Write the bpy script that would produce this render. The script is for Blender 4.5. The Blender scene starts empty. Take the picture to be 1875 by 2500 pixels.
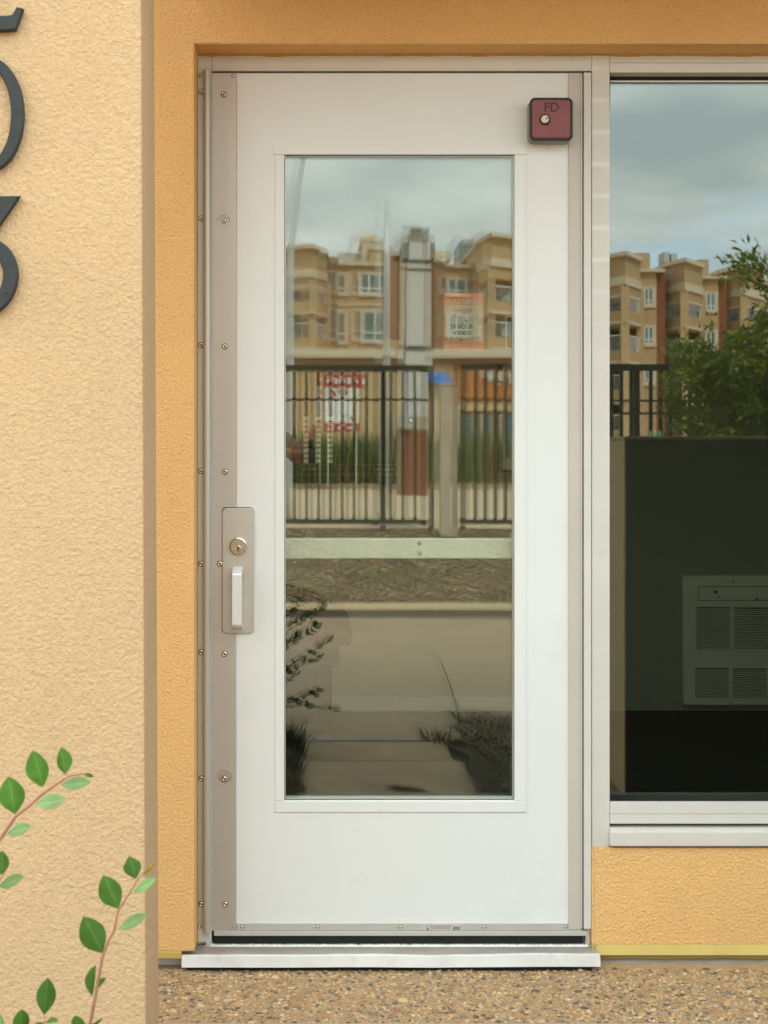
import bpy, bmesh, math, random
from mathutils import Vector, Matrix, noise as mnoise
rnd = random.Random(7)
R = math.radians
sc = bpy.context.scene
COL = sc.collection
D = 3.472          # camera to door plane; 50 mm lens -> 1 photo pixel = 1 mm there
E = 1.225          # lens height
CX, CY = 780.0, 1110.0

# ------------------------------------------------------------------ camera
cam = bpy.data.cameras.new("camera")
cam.sensor_fit = 'VERTICAL'; cam.sensor_height = 36; cam.sensor_width = 27
cam.lens = 50
cam.shift_x = (937.5 - CX) / 2500.0
cam.shift_y = -(1250 - CY) / 2500.0
cam.clip_start = 0.05; cam.clip_end = 4000
cam.dof.use_dof = True; cam.dof.focus_distance = D; cam.dof.aperture_fstop = 9.0
co = bpy.data.objects.new("camera", cam); COL.objects.link(co)
co.location = (0, -D, E); co.rotation_euler = (R(90), 0, 0)
sc.camera = co

# ------------------------------------------------------------------ world
SUN_EL, SUN_AZ = 50.0, 20.0        # sun high behind the entrance building
w = bpy.data.worlds.new("World"); sc.world = w; w.use_nodes = True
nt = w.node_tree; nt.nodes.clear()
def N(tree, t, **kw):
    n = tree.nodes.new(t)
    for k, v in kw.items():
        if k.startswith('i_'):
            n.inputs[k[2:].replace('_', ' ')].default_value = v
        else:
            setattr(n, k, v)
    return n
def M_(tree, op, a=None, b=None, c=None, clamp=False):
    n = tree.nodes.new('ShaderNodeMath'); n.operation = op; n.use_clamp = clamp
    for i, v in enumerate((a, b, c)):
        if v is None: continue
        if isinstance(v, (int, float)): n.inputs[i].default_value = v
        else: tree.links.new(v, n.inputs[i])
    return n.outputs[0]
L = nt.links.new
out = N(nt, 'ShaderNodeOutputWorld'); bg = N(nt, 'ShaderNodeBackground'); bg.inputs['Strength'].default_value = 0.1
sky = N(nt, 'ShaderNodeTexSky', sky_type='NISHITA', sun_disc=False)
sky.sun_elevation = R(SUN_EL); sky.sun_rotation = R(SUN_AZ)
tc = N(nt, 'ShaderNodeTexCoord')
sep = N(nt, 'ShaderNodeSeparateXYZ'); L(tc.outputs['Generated'], sep.inputs[0])
zc = M_(nt, 'MAXIMUM', sep.outputs['Z'], 0.0)
den = M_(nt, 'ADD', zc, 0.16)
comb = N(nt, 'ShaderNodeCombineXYZ')
L(M_(nt, 'DIVIDE', sep.outputs['X'], den), comb.inputs[0])
L(M_(nt, 'DIVIDE', sep.outputs['Y'], den), comb.inputs[1])
n1 = N(nt, 'ShaderNodeTexNoise'); n1.inputs['Scale'].default_value = 1.5; n1.inputs['Detail'].default_value = 6; n1.inputs['Roughness'].default_value = 0.5
mp = N(nt, 'ShaderNodeMapping'); mp.inputs['Location'].default_value = (3.4, 1.7, 0.2)
L(comb.outputs[0], mp.inputs[0]); L(mp.outputs[0], n1.inputs['Vector'])
n2 = N(nt, 'ShaderNodeTexNoise'); n2.inputs['Scale'].default_value = 1.1; n2.inputs['Detail'].default_value = 4
mp2 = N(nt, 'ShaderNodeMapping'); mp2.inputs['Location'].default_value = (8.1, 2.3, 4.2)
L(comb.outputs[0], mp2.inputs[0]); L(mp2.outputs[0], n2.inputs['Vector'])
cr = N(nt, 'ShaderNodeValToRGB'); L(n1.outputs[0], cr.inputs[0])
cr.color_ramp.elements[0].position = 0.39; cr.color_ramp.elements[0].color = (0.62, 0.71, 0.725, 1)
cr.color_ramp.elements[1].position = 0.60; cr.color_ramp.elements[1].color = (1.08, 1.14, 1.10, 1)
gain = M_(nt, 'MULTIPLY_ADD', zc, 9.5, 6.2)      # an overcast sky is brighter towards the zenith
cm = N(nt, 'ShaderNodeVectorMath', operation='SCALE'); L(cr.outputs[0], cm.inputs[0]); L(gain, cm.inputs['Scale'])
cov = N(nt, 'ShaderNodeMapRange'); cov.inputs['From Min'].default_value = 0.36; cov.inputs['From Max'].default_value = 0.46
cov.inputs['To Min'].default_value = 0.45; cov.inputs['To Max'].default_value = 1.0
L(n2.outputs[0], cov.inputs['Value'])
sk = N(nt, 'ShaderNodeVectorMath', operation='SCALE'); sk.inputs['Scale'].default_value = 2.2; L(sky.outputs[0], sk.inputs[0])
mx = N(nt, 'ShaderNodeMix', data_type='RGBA'); L(cov.outputs[0], mx.inputs['Factor'])
L(sk.outputs[0], mx.inputs['A']); L(cm.outputs[0], mx.inputs['B'])
L(mx.outputs['Result'], bg.inputs['Color']); L(bg.outputs[0], out.inputs[0])
# ------------------------------------------------------------------ sun (veiled by cloud)
sl = bpy.data.lights.new("sun", 'SUN'); sl.energy = 1.5; sl.angle = R(12); sl.color = (1.0, 0.94, 0.84)
so = bpy.data.objects.new("sun", sl); COL.objects.link(so)
so.location = (4, 12, 18)
sd = Vector((math.sin(R(SUN_AZ)) * math.cos(R(SUN_EL)), math.cos(R(SUN_AZ)) * math.cos(R(SUN_EL)), math.sin(R(SUN_EL))))
so.rotation_euler = sd.to_track_quat('Z', 'Y').to_euler()
vs = sc.view_settings
vs.view_transform = 'Standard'; vs.look = 'None'; vs.gamma = 1; vs.use_curve_mapping = False
vs.exposure = 1.8
sc.render.engine = 'CYCLES'
cy = sc.cycles
cy.max_bounces = 14; cy.transparent_max_bounces = 24; cy.glossy_bounces = 6; cy.diffuse_bounces = 5
cy.use_denoising = True
cy.sample_clamp_indirect = 6

# ------------------------------------------------------------------ materials
MATS = {}
def mat(name, color, rough=0.6, metal=0.0, var=0.0, vscale=6.0, bump=0.0, bscale=80.0, bdist=0.002, spec=0.5, bdetail=3.0, attr=None, dirt=0.0, dscale=3.0):
    m = bpy.data.materials.new(name); m.use_nodes = True
    t = m.node_tree; b = t.nodes['Principled BSDF']
    b.inputs['Roughness'].default_value = rough; b.inputs['Metallic'].default_value = metal
    b.inputs['Specular IOR Level'].default_value = spec
    c4 = (*color, 1)
    b.inputs['Base Color'].default_value = c4
    tcn = N(t, 'ShaderNodeTexCoord')
    src = None
    if attr:
        a = N(t, 'ShaderNodeVertexColor', layer_name=attr); src = a.outputs[0]
    if var or dirt:
        nz = N(t, 'ShaderNodeTexNoise'); nz.inputs['Scale'].default_value = vscale; nz.inputs['Detail'].default_value = 5
        t.links.new(tcn.outputs['Object'], nz.inputs['Vector'])
        mr = N(t, 'ShaderNodeMapRange'); mr.inputs['From Min'].default_value = 0.25; mr.inputs['From Max'].default_value = 0.75
        mr.inputs['To Min'].default_value = 1 - var; mr.inputs['To Max'].default_value = 1 + var
        t.links.new(nz.outputs[0], mr.inputs['Value'])
        f = mr.outputs[0]
        if dirt:
            nd = N(t, 'ShaderNodeTexNoise'); nd.inputs['Scale'].default_value = dscale; nd.inputs['Detail'].default_value = 8; nd.inputs['Roughness'].default_value = 0.7
            t.links.new(tcn.outputs['Object'], nd.inputs['Vector'])
            md = N(t, 'ShaderNodeMapRange'); md.inputs['From Min'].default_value = 0.55; md.inputs['From Max'].default_value = 0.8
            md.inputs['To Min'].default_value = 1.0; md.inputs['To Max'].default_value = 1 - dirt
            t.links.new(nd.outputs[0], md.inputs['Value'])
            f = M_(t, 'MULTIPLY', f, md.outputs[0])
        vm = N(t, 'ShaderNodeVectorMath', operation='SCALE')
        if src is not None: t.links.new(src, vm.inputs[0])
        else: vm.inputs[0].default_value = color
        t.links.new(f, vm.inputs['Scale'])
        src = vm.outputs[0]
    if src is not None: t.links.new(src, b.inputs['Base Color'])
    if bump:
        nb = N(t, 'ShaderNodeTexNoise'); nb.inputs['Scale'].default_value = bscale; nb.inputs['Detail'].default_value = bdetail
        t.links.new(tcn.outputs['Object'], nb.inputs['Vector'])
        bp = N(t, 'ShaderNodeBump'); bp.inputs['Strength'].default_value = bump; bp.inputs['Distance'].default_value = bdist
        t.links.new(nb.outputs[0], bp.inputs['Height']); t.links.new(bp.outputs[0], b.inputs['Normal'])
    MATS[name] = m
    return m

def stucco(name, color, scale=75.0, strength=0.8, dist=0.004, var=0.05):
    m = bpy.data.materials.new(name); m.use_nodes = True
    t = m.node_tree; b = t.nodes['Principled BSDF']; b.inputs['Roughness'].default_value = 0.92
    b.inputs['Specular IOR Level'].default_value = 0.2
    tcn = N(t, 'ShaderNodeTexCoord')
    # worm-like dashed lumps: distorted noise + finer grit
    nz = N(t, 'ShaderNodeTexNoise'); nz.inputs['Scale'].default_value = scale; nz.inputs['Detail'].default_value = 5.0; nz.inputs['Roughness'].default_value = 0.6
    vz = N(t, 'ShaderNodeTexVoronoi', feature='SMOOTH_F1'); vz.inputs['Scale'].default_value = scale * 1.25; vz.inputs['Smoothness'].default_value = 0.6
    fz = N(t, 'ShaderNodeTexNoise'); fz.inputs['Scale'].default_value = scale * 4; fz.inputs['Detail'].default_value = 3
    for n in (nz, vz, fz): t.links.new(tcn.outputs['Object'], n.inputs['Vector'])
    rp = N(t, 'ShaderNodeMapRange'); rp.inputs['From Min'].default_value = 0.30; rp.inputs['From Max'].default_value = 0.70
    t.links.new(nz.outputs[0], rp.inputs['Value'])
    h = M_(t, 'MULTIPLY_ADD', vz.outputs['Distance'], -0.55, rp.outputs[0])
    h = M_(t, 'MULTIPLY_ADD', fz.outputs[0], 0.25, h)
    bp = N(t, 'ShaderNodeBump'); bp.inputs['Strength'].default_value = strength; bp.inputs['Distance'].default_value = dist
    t.links.new(h, bp.inputs['Height']); t.links.new(bp.outputs[0], b.inputs['Normal'])
    lz = N(t, 'ShaderNodeTexNoise'); lz.inputs['Scale'].default_value = 2.2; lz.inputs['Detail'].default_value = 6; lz.inputs['Roughness'].default_value = 0.65
    t.links.new(tcn.outputs['Object'], lz.inputs['Vector'])
    mr = N(t, 'ShaderNodeMapRange'); mr.inputs['From Min'].default_value = 0.3; mr.inputs['From Max'].default_value = 0.7
    mr.inputs['To Min'].default_value = 1 - var; mr.inputs['To Max'].default_value = 1 + var
    t.links.new(lz.outputs[0], mr.inputs['Value'])
    sz = N(t, 'ShaderNodeTexNoise'); sz.inputs['Scale'].default_value = 22; sz.inputs['Detail'].default_value = 4
    t.links.new(tcn.outputs['Object'], sz.inputs['Vector'])
    ms = N(t, 'ShaderNodeMapRange'); ms.inputs['From Min'].default_value = 0.66; ms.inputs['From Max'].default_value = 0.80
    ms.inputs['To Min'].default_value = 1.0; ms.inputs['To Max'].default_value = 0.88
    t.links.new(sz.outputs[0], ms.inputs['Value'])
    # pits are coloured a little darker than the raised grains
    pit = N(t, 'ShaderNodeMapRange'); pit.inputs['From Min'].default_value = -0.4; pit.inputs['From Max'].default_value = 0.7
    pit.inputs['To Min'].default_value = 0.90; pit.inputs['To Max'].default_value = 1.06
    t.links.new(h, pit.inputs['Value'])
    f = M_(t, 'MULTIPLY', M_(t, 'MULTIPLY', mr.outputs[0], ms.outputs[0]), pit.outputs[0])
    vm = N(t, 'ShaderNodeVectorMath', operation='SCALE'); vm.inputs[0].default_value = color
    t.links.new(f, vm.inputs['Scale']); t.links.new(vm.outputs[0], b.inputs['Base Color'])
    MATS[name] = m
    return m

def glass(name, r0, tint, wav=0.0, wscale=2.0):
    m = bpy.data.materials.new(name); m.use_nodes = True
    t = m.node_tree; t.nodes.clear()
    o = N(t, 'ShaderNodeOutputMaterial'); mx = N(t, 'ShaderNodeMixShader')
    tr = N(t, 'ShaderNodeBsdfTransparent'); tr.inputs[0].default_value = (*tint, 1)
    gl = N(t, 'ShaderNodeBsdfGlossy'); gl.inputs['Roughness'].default_value = 0.0; gl.inputs['Color'].default_value = (0.96, 1.0, 0.985, 1)
    lw = N(t, 'ShaderNodeLayerWeight'); lw.inputs['Blend'].default_value = 0.5
    f = M_(t, 'POWER', lw.outputs['Facing'], 5.0)
    f = M_(t, 'MULTIPLY_ADD', f, 1 - r0, r0, clamp=True)
    t.links.new(f, mx.inputs[0]); t.links.new(tr.outputs[0], mx.inputs[1]); t.links.new(gl.outputs[0], mx.inputs[2])
    if wav:
        tcn = N(t, 'ShaderNodeTexCoord')
        nz = N(t, 'ShaderNodeTexNoise'); nz.inputs['Scale'].default_value = wscale; nz.inputs['Detail'].default_value = 0.0
        t.links.new(tcn.outputs['Object'], nz.inputs['Vector'])
        bp = N(t, 'ShaderNodeBump'); bp.inputs['Strength'].default_value = 1.0; bp.inputs['Distance'].default_value = wav
        t.links.new(nz.outputs[0], bp.inputs['Height']); t.links.new(bp.outputs[0], gl.inputs['Normal'])
    t.links.new(mx.outputs[0], o.inputs[0])
    MATS[name] = m
    return m

def leafmat(name, color, rough=0.4, trans=0.35):
    m = bpy.data.materials.new(name); m.use_nodes = True
    t = m.node_tree; b = t.nodes['Principled BSDF']
    oi = N(t, 'ShaderNodeObjectInfo'); tcn = N(t, 'ShaderNodeTexCoord')
    nz = N(t, 'ShaderNodeTexNoise'); nz.inputs['Scale'].default_value = 40
    t.links.new(tcn.outputs['Object'], nz.inputs['Vector'])
    f = M_(t, 'MULTIPLY_ADD', nz.outputs[0], 0.7, 0.65)
    f = M_(t, 'MULTIPLY', f, M_(t, 'MULTIPLY_ADD', oi.outputs['Random'], 0.4, 0.8))
    vm = N(t, 'ShaderNodeVectorMath', operation='SCALE'); vm.inputs[0].default_value = color; t.links.new(f, vm.inputs['Scale'])
    t.links.new(vm.outputs[0], b.inputs['Base Color']); b.inputs['Roughness'].default_value = rough; b.inputs['Specular IOR Level'].default_value = 0.25
    tl = N(t, 'ShaderNodeBsdfTranslucent'); 
    v2 = N(t, 'ShaderNodeVectorMath', operation='MULTIPLY'); t.links.new(vm.outputs[0], v2.inputs[0]); v2.inputs[1].default_value = (1.6, 1.9, 0.8)
    t.links.new(v2.outputs[0], tl.inputs[0])
    mx = N(t, 'ShaderNodeMixShader'); mx.inputs[0].default_value = trans
    o = t.nodes['Material Output']
    t.links.new(b.outputs[0], mx.inputs[1]); t.links.new(tl.outputs[0], mx.inputs[2]); t.links.new(mx.outputs[0], o.inputs[0])
    MATS[name] = m
    return m

M_WALL = stucco('orange_stucco', (0.87, 0.515, 0.205), scale=150, dist=0.004, strength=0.85)
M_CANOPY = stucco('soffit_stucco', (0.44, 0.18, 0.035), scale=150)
M_PILLAR = stucco('cream_stucco', (0.545, 0.37, 0.205), scale=130, dist=0.0038, strength=0.65)
M_DOOR = mat('white_door_paint', (0.70, 0.705, 0.67), 0.40, var=0.025, vscale=3, bump=0.15, bscale=220, bdist=0.0006, dirt=0.09, dscale=3.5)
M_FRAME = mat('cream_frame_paint', (0.60, 0.57, 0.51), 0.45, var=0.05, vscale=9, bump=0.08, bscale=120, bdist=0.001, dirt=0.12, dscale=7)
M_ALU = mat('satin_aluminium', (0.50, 0.465, 0.405), 0.42, metal=0.4, var=0.04, vscale=3)
M_ALU_L = mat('bright_aluminium', (0.60, 0.585, 0.55), 0.36, metal=0.5, var=0.05, vscale=14)
M_PLATE = mat('brushed_plate', (0.54, 0.505, 0.445), 0.38, metal=0.5, var=0.03, vscale=20)
M_CHROME = mat('chrome', (0.75, 0.70, 0.60), 0.16, metal=1.0)
M_BRASSY = mat('satin_nickel', (0.50, 0.42, 0.31), 0.34, metal=0.85)
M_BLACK = mat('black_gap', (0.008, 0.008, 0.008), 0.8)
M_RUBBER = mat('black_rubber', (0.018, 0.02, 0.019), 0.6)
M_BRUSH = mat('black_bristle', (0.012, 0.016, 0.014), 0.55)
M_RED = mat('faded_red_enamel', (0.215, 0.05, 0.048), 0.45, var=0.16, vscale=25)
M_REDD = mat('dark_red_print', (0.06, 0.007, 0.007), 0.5)
M_BOX = mat('olive_box_paint', (0.19, 0.165, 0.105), 0.4, var=0.08)
M_CAULK = mat('ochre_caulk', (0.46, 0.25, 0.06), 0.7, var=0.2, vscale=30)
M_YELLOW = mat('yellow_flashing', (0.50, 0.36, 0.10), 0.5, var=0.1, vscale=8, dirt=0.25, dscale=9)
M_CONC = mat('grey_concrete', (0.30, 0.265, 0.215), 0.9, var=0.12, vscale=5, bump=0.4, bscale=120, dirt=0.2)
M_CONCW = mat('walk_concrete', (0.31, 0.215, 0.12), 0.9, var=0.18, vscale=5, bump=0.4, bscale=90, dirt=0.4, dscale=2.2)
M_MESHW = mat('white_lath', (0.6, 0.6, 0.57), 0.7, bump=0.8, bscale=160, bdist=0.003)
M_MORTAR = mat('aggregate_mortar', (0.36, 0.25, 0.135), 0.95, var=0.15, vscale=60, bump=0.5, bscale=300)
M_PEB = mat('pebble', (0.4, 0.3, 0.2), 0.5, attr='col', var=0.15, vscale=150)
M_NUM = mat('charcoal_metal', (0.032, 0.036, 0.036), 0.6, metal=0.0, spec=0.25, var=0.12, vscale=30)
M_STEM = mat('red_brown_stem', (0.30, 0.13, 0.075), 0.6, var=0.2, vscale=60)
M_LEAF = leafmat('leaf_green', (0.055, 0.140, 0.010), 0.5, 0.2)
M_LEAFP = leafmat('leaf_underside_sheen', (0.20, 0.31, 0.115), 0.33, 0.3)  # pale green covers the leaf underside and its edge-on sheen
M_MID = leafmat('midrib_green', (0.11, 0.22, 0.04), 0.5, 0.2)
M_VEIN = leafmat('pale_vein', (0.34, 0.46, 0.26), 0.5, 0.2)
M_LEAFD = leafmat('shrub_leaf', (0.030, 0.095, 0.012), 0.5, 0.3)
M_BUD = leafmat('bud_yellow', (0.45, 0.30, 0.05), 0.4, 0.3)
M_GLD = glass('door_glass', 0.072, (0.975, 0.99, 0.965), wav=0.00013, wscale=4.0)
M_GLD2 = glass('door_glass_inner', 0.048, (0.975, 0.99, 0.965), wav=0.00013, wscale=3.0)
M_GLW = glass('window_glass', 0.110, (0.85, 0.90, 0.85), wav=0.00008, wscale=2.5)
M_ASPH = mat('worn_road', (0.325, 0.228, 0.138), 0.92, var=0.14, vscale=2.2, bump=0.5, bscale=120, dirt=0.28, dscale=1.1)
M_MULCH = mat('mulch_soil', (0.19, 0.12, 0.065), 0.95, var=0.3, vscale=14, bump=0.8, bscale=70, bdist=0.012)
M_CHIP = mat('mulch_chip', (0.3, 0.24, 0.16), 0.9, attr='col')
M_LOT = mat('pale_pavement', (0.48, 0.35, 0.21), 0.9, var=0.08, vscale=0.4)
M_GROUND = mat('ground_earth', (0.20, 0.19, 0.12), 0.95, var=0.3, vscale=0.2)
M_FENCE = mat('black_steel', (0.013, 0.016, 0.015), 0.6, spec=0.2)
M_POST = mat('rough_concrete_post', (0.48, 0.41, 0.31), 0.9, var=0.15, vscale=6, bump=0.5, bscale=60, dirt=0.2)
M_APT = mat('tan_stucco', (0.47, 0.315, 0.165), 0.9, var=0.05, vscale=0.3)
M_APTL = mat('pale_trim', (0.62, 0.52, 0.38), 0.85)
M_APTD = mat('brown_stucco', (0.27, 0.155, 0.085), 0.9, var=0.06, vscale=0.3)
M_RUST = mat('rust_panel', (0.25, 0.085, 0.035), 0.85, var=0.08, vscale=0.4)
M_ROOF = mat('pale_roof', (0.50, 0.50, 0.45), 0.8)
M_WFRAME = mat('white_window_frame', (0.75, 0.75, 0.70), 0.5)
M_WPANE = mat('window_pane', (0.10, 0.16, 0.15), 0.08, spec=0.9)
M_RAIL = mat('white_railing', (0.70, 0.70, 0.66), 0.5)
M_SHOP = mat('shop_tan', (0.60, 0.42, 0.22), 0.85, var=0.04, vscale=0.5)
M_SHOPO = mat('shop_orange', (0.52, 0.20, 0.05), 0.85, var=0.04, vscale=0.5)
M_BLUE = mat('blue_canvas', (0.03, 0.20, 0.62), 0.6, var=0.15, vscale=2)
M_WHITE = mat('white_sign', (0.78, 0.78, 0.74), 0.5)
M_FADED = mat('faded_white_print', (0.28, 0.27, 0.23), 0.5)
M_SIGNR = mat('sign_red', (0.44, 0.085, 0.05), 0.5)
M_INK = mat('black_ink', (0.012, 0.012, 0.012), 0.5)
M_BRICK = mat('red_brick', (0.36, 0.13, 0.06), 0.85, var=0.2, vscale=4)
M_MORT = mat('brick_mortar', (0.33, 0.25, 0.17), 0.9)
M_GREY = mat('light_grey_paint', (0.62, 0.60, 0.56), 0.5, var=0.03)
M_DKGREY = mat('dark_grey_paint', (0.08, 0.085, 0.085), 0.5)
M_POLE = mat('galvanised_pole', (0.56, 0.60, 0.59), 0.45, metal=0.2)
M_GRASS = mat('tall_grass', (0.1, 0.15, 0.03), 0.6, attr='col')
M_BARK = mat('bark', (0.10, 0.065, 0.04), 0.9, var=0.3, vscale=20, bump=0.6, bscale=60)
M_TREE = leafmat('tree_leaf', (0.075, 0.115, 0.016), 0.5, 0.3)
M_TREE2 = leafmat('tree_leaf_light', (0.22, 0.20, 0.03), 0.5, 0.35)
M_DRY = mat('dry_twig', (0.085, 0.06, 0.04), 0.9, attr='col')
M_INWALL = mat('interior_paint', (0.27, 0.265, 0.21), 0.8, var=0.03)
M_INFLOOR = mat('dark_carpet', (0.009, 0.010, 0.009), 0.95, var=0.2, vscale=80)
M_BASEB = mat('white_baseboard', (0.68, 0.65, 0.55), 0.5)
M_HEAT = mat('heater_enamel', (0.68, 0.64, 0.50), 0.45, var=0.03)
M_SOFA = mat('dark_upholstery', (0.03, 0.025, 0.022), 0.8, var=0.2, vscale=30)
M_PANELK = mat('panel_black', (0.01, 0.012, 0.012), 0.35)
M_PANELG = mat('panel_olive', (0.10, 0.10, 0.055), 0.5)
M_KEY = mat('panel_key', (0.75, 0.70, 0.52), 0.5)
_b = M_KEY.node_tree.nodes['Principled BSDF']; _b.inputs['Emission Color'].default_value = (1.0, 0.9, 0.6, 1); _b.inputs['Emission Strength'].default_value = 0.03  # faint glow added so the keys and frame moulding show up
M_SKIN = mat('skin', (0.58, 0.28, 0.15), 0.5, var=0.08, vscale=20)
M_SHIRT = mat('grey_shirt', (0.22, 0.19, 0.16), 0.85, var=0.1, vscale=20)
M_TROUS = mat('grey_trousers', (0.16, 0.15, 0.13), 0.85, var=0.1, vscale=20)
M_HAIR = mat('dark_hair', (0.03, 0.02, 0.015), 0.6)
M_SHOE = mat('dark_shoes', (0.02, 0.02, 0.02), 0.5)
M_EYE = mat('eye_dark', (0.03, 0.02, 0.02), 0.2)

# ------------------------------------------------------------------ helpers
WLOC = {}
def place(o, parent=None):
    COL.objects.link(o)
    if parent is not None:
        o.parent = parent
        o.matrix_parent_inverse = Matrix.Translation(-WLOC.get(parent.name, Vector((0, 0, 0))))
    WLOC[o.name] = Vector(o.location)
    return o
def obj(name, me, m=None, parent=None, loc=None, smooth=False, kind=None, label=None):
    if m is not None and not me.materials:
        for x in (m if isinstance(m, (list, tuple)) else [m]): me.materials.append(x)
    if smooth: me.polygons.foreach_set('use_smooth', [True] * len(me.polygons))
    o = bpy.data.objects.new(name, me)
    if loc is not None: o.location = loc
    if kind: o['kind'] = kind
    if label: o['label'] = label
    return place(o, parent)
def tag(o, label, cat, group=None):
    o['label'] = label; o['category'] = cat
    if group: o['group'] = group
    return o
def thing(name, loc, label, cat, group=None):
    o = bpy.data.objects.new(name, None); o.empty_display_size = 0.1; o.location = loc
    place(o); return tag(o, label, cat, group)
class MB:
    """collects vertices and faces of one mesh"""
    def __init__(s): s.v = []; s.f = []; s.mi = []; s.col = []
    def add(s, vs_, fs_, mi=0, col=None):
        b = len(s.v); s.v += [tuple(p) for p in vs_]
        for f in fs_:
            s.f.append(tuple(b + i for i in f)); s.mi.append(mi)
            s.col.append(col)
        return s
    def box(s, x0, x1, y0, y1, z0, z1, bev=0.0, mi=0, col=None):
        if bev <= 0:
            v = [(x, y, z) for x in (x0, x1) for y in (y0, y1) for z in (z0, z1)]
            f = [(0, 1, 3, 2), (4, 6, 7, 5), (0, 4, 5, 1), (2, 3, 7, 6), (0, 2, 6, 4), (1, 5, 7, 3)]
            return s.add(v, f, mi, col)
        bm = bmesh.new(); bmesh.ops.create_cube(bm, size=1)
        for v in bm.verts:
            v.co = Vector(((x0 + x1) / 2 + v.co.x * (x1 - x0), (y0 + y1) / 2 + v.co.y * (y1 - y0), (z0 + z1) / 2 + v.co.z * (z1 - z0)))
        bmesh.ops.bevel(bm, geom=bm.edges[:], offset=bev, segments=2, profile=0.6, affect='EDGES')
        return s.bm(bm, mi, col)
    def bm(s, bm, mi=0, col=None):
        bm.verts.ensure_lookup_table(); bm.verts.index_update()
        s.add([v.co[:] for v in bm.verts], [[v.index for v in f.verts] for f in bm.faces], mi, col)
        bm.free(); return s
    def prism(s, pts, z0, z1, mi=0):
        """footprint (x, y) raised from z0 to z1"""
        n = len(pts)
        v = [(x, y, z0) for x, y in pts] + [(x, y, z1) for x, y in pts]
        f = [tuple(range(n))[::-1], tuple(range(n, 2 * n))] + [(i, (i + 1) % n, n + (i + 1) % n, n + i) for i in range(n)]
        return s.add(v, f, mi)
    def plate(s, pts, y0, y1, bev=0.0, mi=0, segs=2):
        """outline (x, z), front at y0, back at y1"""
        bm = bmesh.new()
        a = [bm.verts.new((x, y0, z)) for x, z in pts]
        f = bm.faces.new(a)
        r = bmesh.ops.extrude_face_region(bm, geom=[f])
        for e in r['geom']:
            if isinstance(e, bmesh.types.BMVert): e.co.y = y1
        bmesh.ops.recalc_face_normals(bm, faces=bm.faces)
        if bev:
            ed = [e for e in bm.edges if all(abs(v.co.y - y0) < 1e-6 for v in e.verts)]
            bmesh.ops.bevel(bm, geom=ed, offset=bev, segments=segs, profile=0.6, affect='EDGES')
        return s.bm(bm, mi)
    def ring(s, o, i, y0, y1, mi=0):
        """rectangular frame, o and i = (x0, x1, z0, z1)"""
        def c(r): return [(r[0], r[2]), (r[1], r[2]), (r[1], r[3]), (r[0], r[3])]
        O, I = c(o), c(i)
        v = [(x, y0, z) for x, z in O + I] + [(x, y1, z) for x, z in O + I]
        f = []
        for k in range(4):
            j = (k + 1) % 4
            f += [(k, j, 4 + j, 4 + k), (8 + k, 12 + k, 12 + j, 8 + j), (k, 8 + k, 8 + j, j), (4 + k, 4 + j, 12 + j, 12 + k)]
        return s.add(v, f, mi)
    def tube(s, pts, rad, n=8, mi=0, col=None):
        pts = [Vector(p) for p in pts]; m = len(pts)
        if not isinstance(rad, (list, tuple)): rad = [rad] * m
        vs_ = []
        up = Vector((0.13, 0.27, 0.95))
        for k in range(m):
            d = (pts[min(k + 1, m - 1)] - pts[max(k - 1, 0)]).normalized()
            u = d.cross(up)
            if u.length < 1e-3: u = d.cross(Vector((1, 0, 0)))
            u.normalize(); t = d.cross(u)
            for a in range(n):
                an = 2 * math.pi * a / n
                vs_.append(pts[k] + (u * math.cos(an) + t * math.sin(an)) * rad[k])
        f = [(k * n + a, k * n + (a + 1) % n, (k + 1) * n + (a + 1) % n, (k + 1) * n + a) for k in range(m - 1) for a in range(n)]
        f += [tuple(range(n))[::-1], tuple((m - 1) * n + a for a in range(n))]
        return s.add(vs_, f, mi, col)
    def lathe(s, prof, c, n=24, mi=0):
        """profile [(r, y)] turned about a y axis through c = (x, z)"""
        v = []; f = []
        for r, y in prof:
            for a in range(n):
                an = 2 * math.pi * a / n
                v.append((c[0] + r * math.cos(an), y, c[1] + r * math.sin(an)))
        for k in range(len(prof) - 1):
            for a in range(n):
                f.append((k * n + a, k * n + (a + 1) % n, (k + 1) * n + (a + 1) % n, (k + 1) * n + a))
        if prof[-1][0] > 1e-6: f.append(tuple((len(prof) - 1) * n + a for a in range(n)))
        return s.add(v, f, mi)
    def mesh(s, name):
        me = bpy.data.meshes.new(name); me.from_pydata(s.v, [], s.f); me.validate()
        if len(s.mi) == len(me.polygons): me.polygons.foreach_set('material_index', s.mi)
        if any(c is not None for c in s.col) and len(s.col) == len(me.polygons):
            at = me.color_attributes.new('col', 'FLOAT_COLOR', 'CORNER')
            buf = []
            for p, c in zip(me.polygons, s.col):
                buf += list((*(c or (0.3, 0.3, 0.3)), 1.0)) * p.loop_total
            at.data.foreach_set('color', buf)
        me.update(); return me
    def build(s, name, m=None, parent=None, **k): return obj(name, s.mesh(name), m, parent, **k)
def PX(px, y=0.0): return (px - CX) / 1000 * (D + y) / D
def PZ(py, y=0.0): return E - (py - CY) / 1000 * (D + y) / D
def RX(px, d): return PX(px, d)          # a thing d metres in front of the glass, met in the mirror image
def RZ(py, d): return PZ(py, d)
def pbox(mb, px0, px1, py0, py1, y0, y1, bev=0.0, mi=0):
    """box whose front face (at y0) covers these photo pixels"""
    return mb.box(PX(px0, y0), PX(px1, y0), y0, y1, PZ(py1, y0), PZ(py0, y0), bev, mi)
def rbox(mb, px0, px1, py0, py1, d, depth, mi=0):
    return mb.box(RX(px0, d), RX(px1, d), -d - depth, -d, RZ(py1, d), RZ(py0, d), 0, mi)
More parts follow.
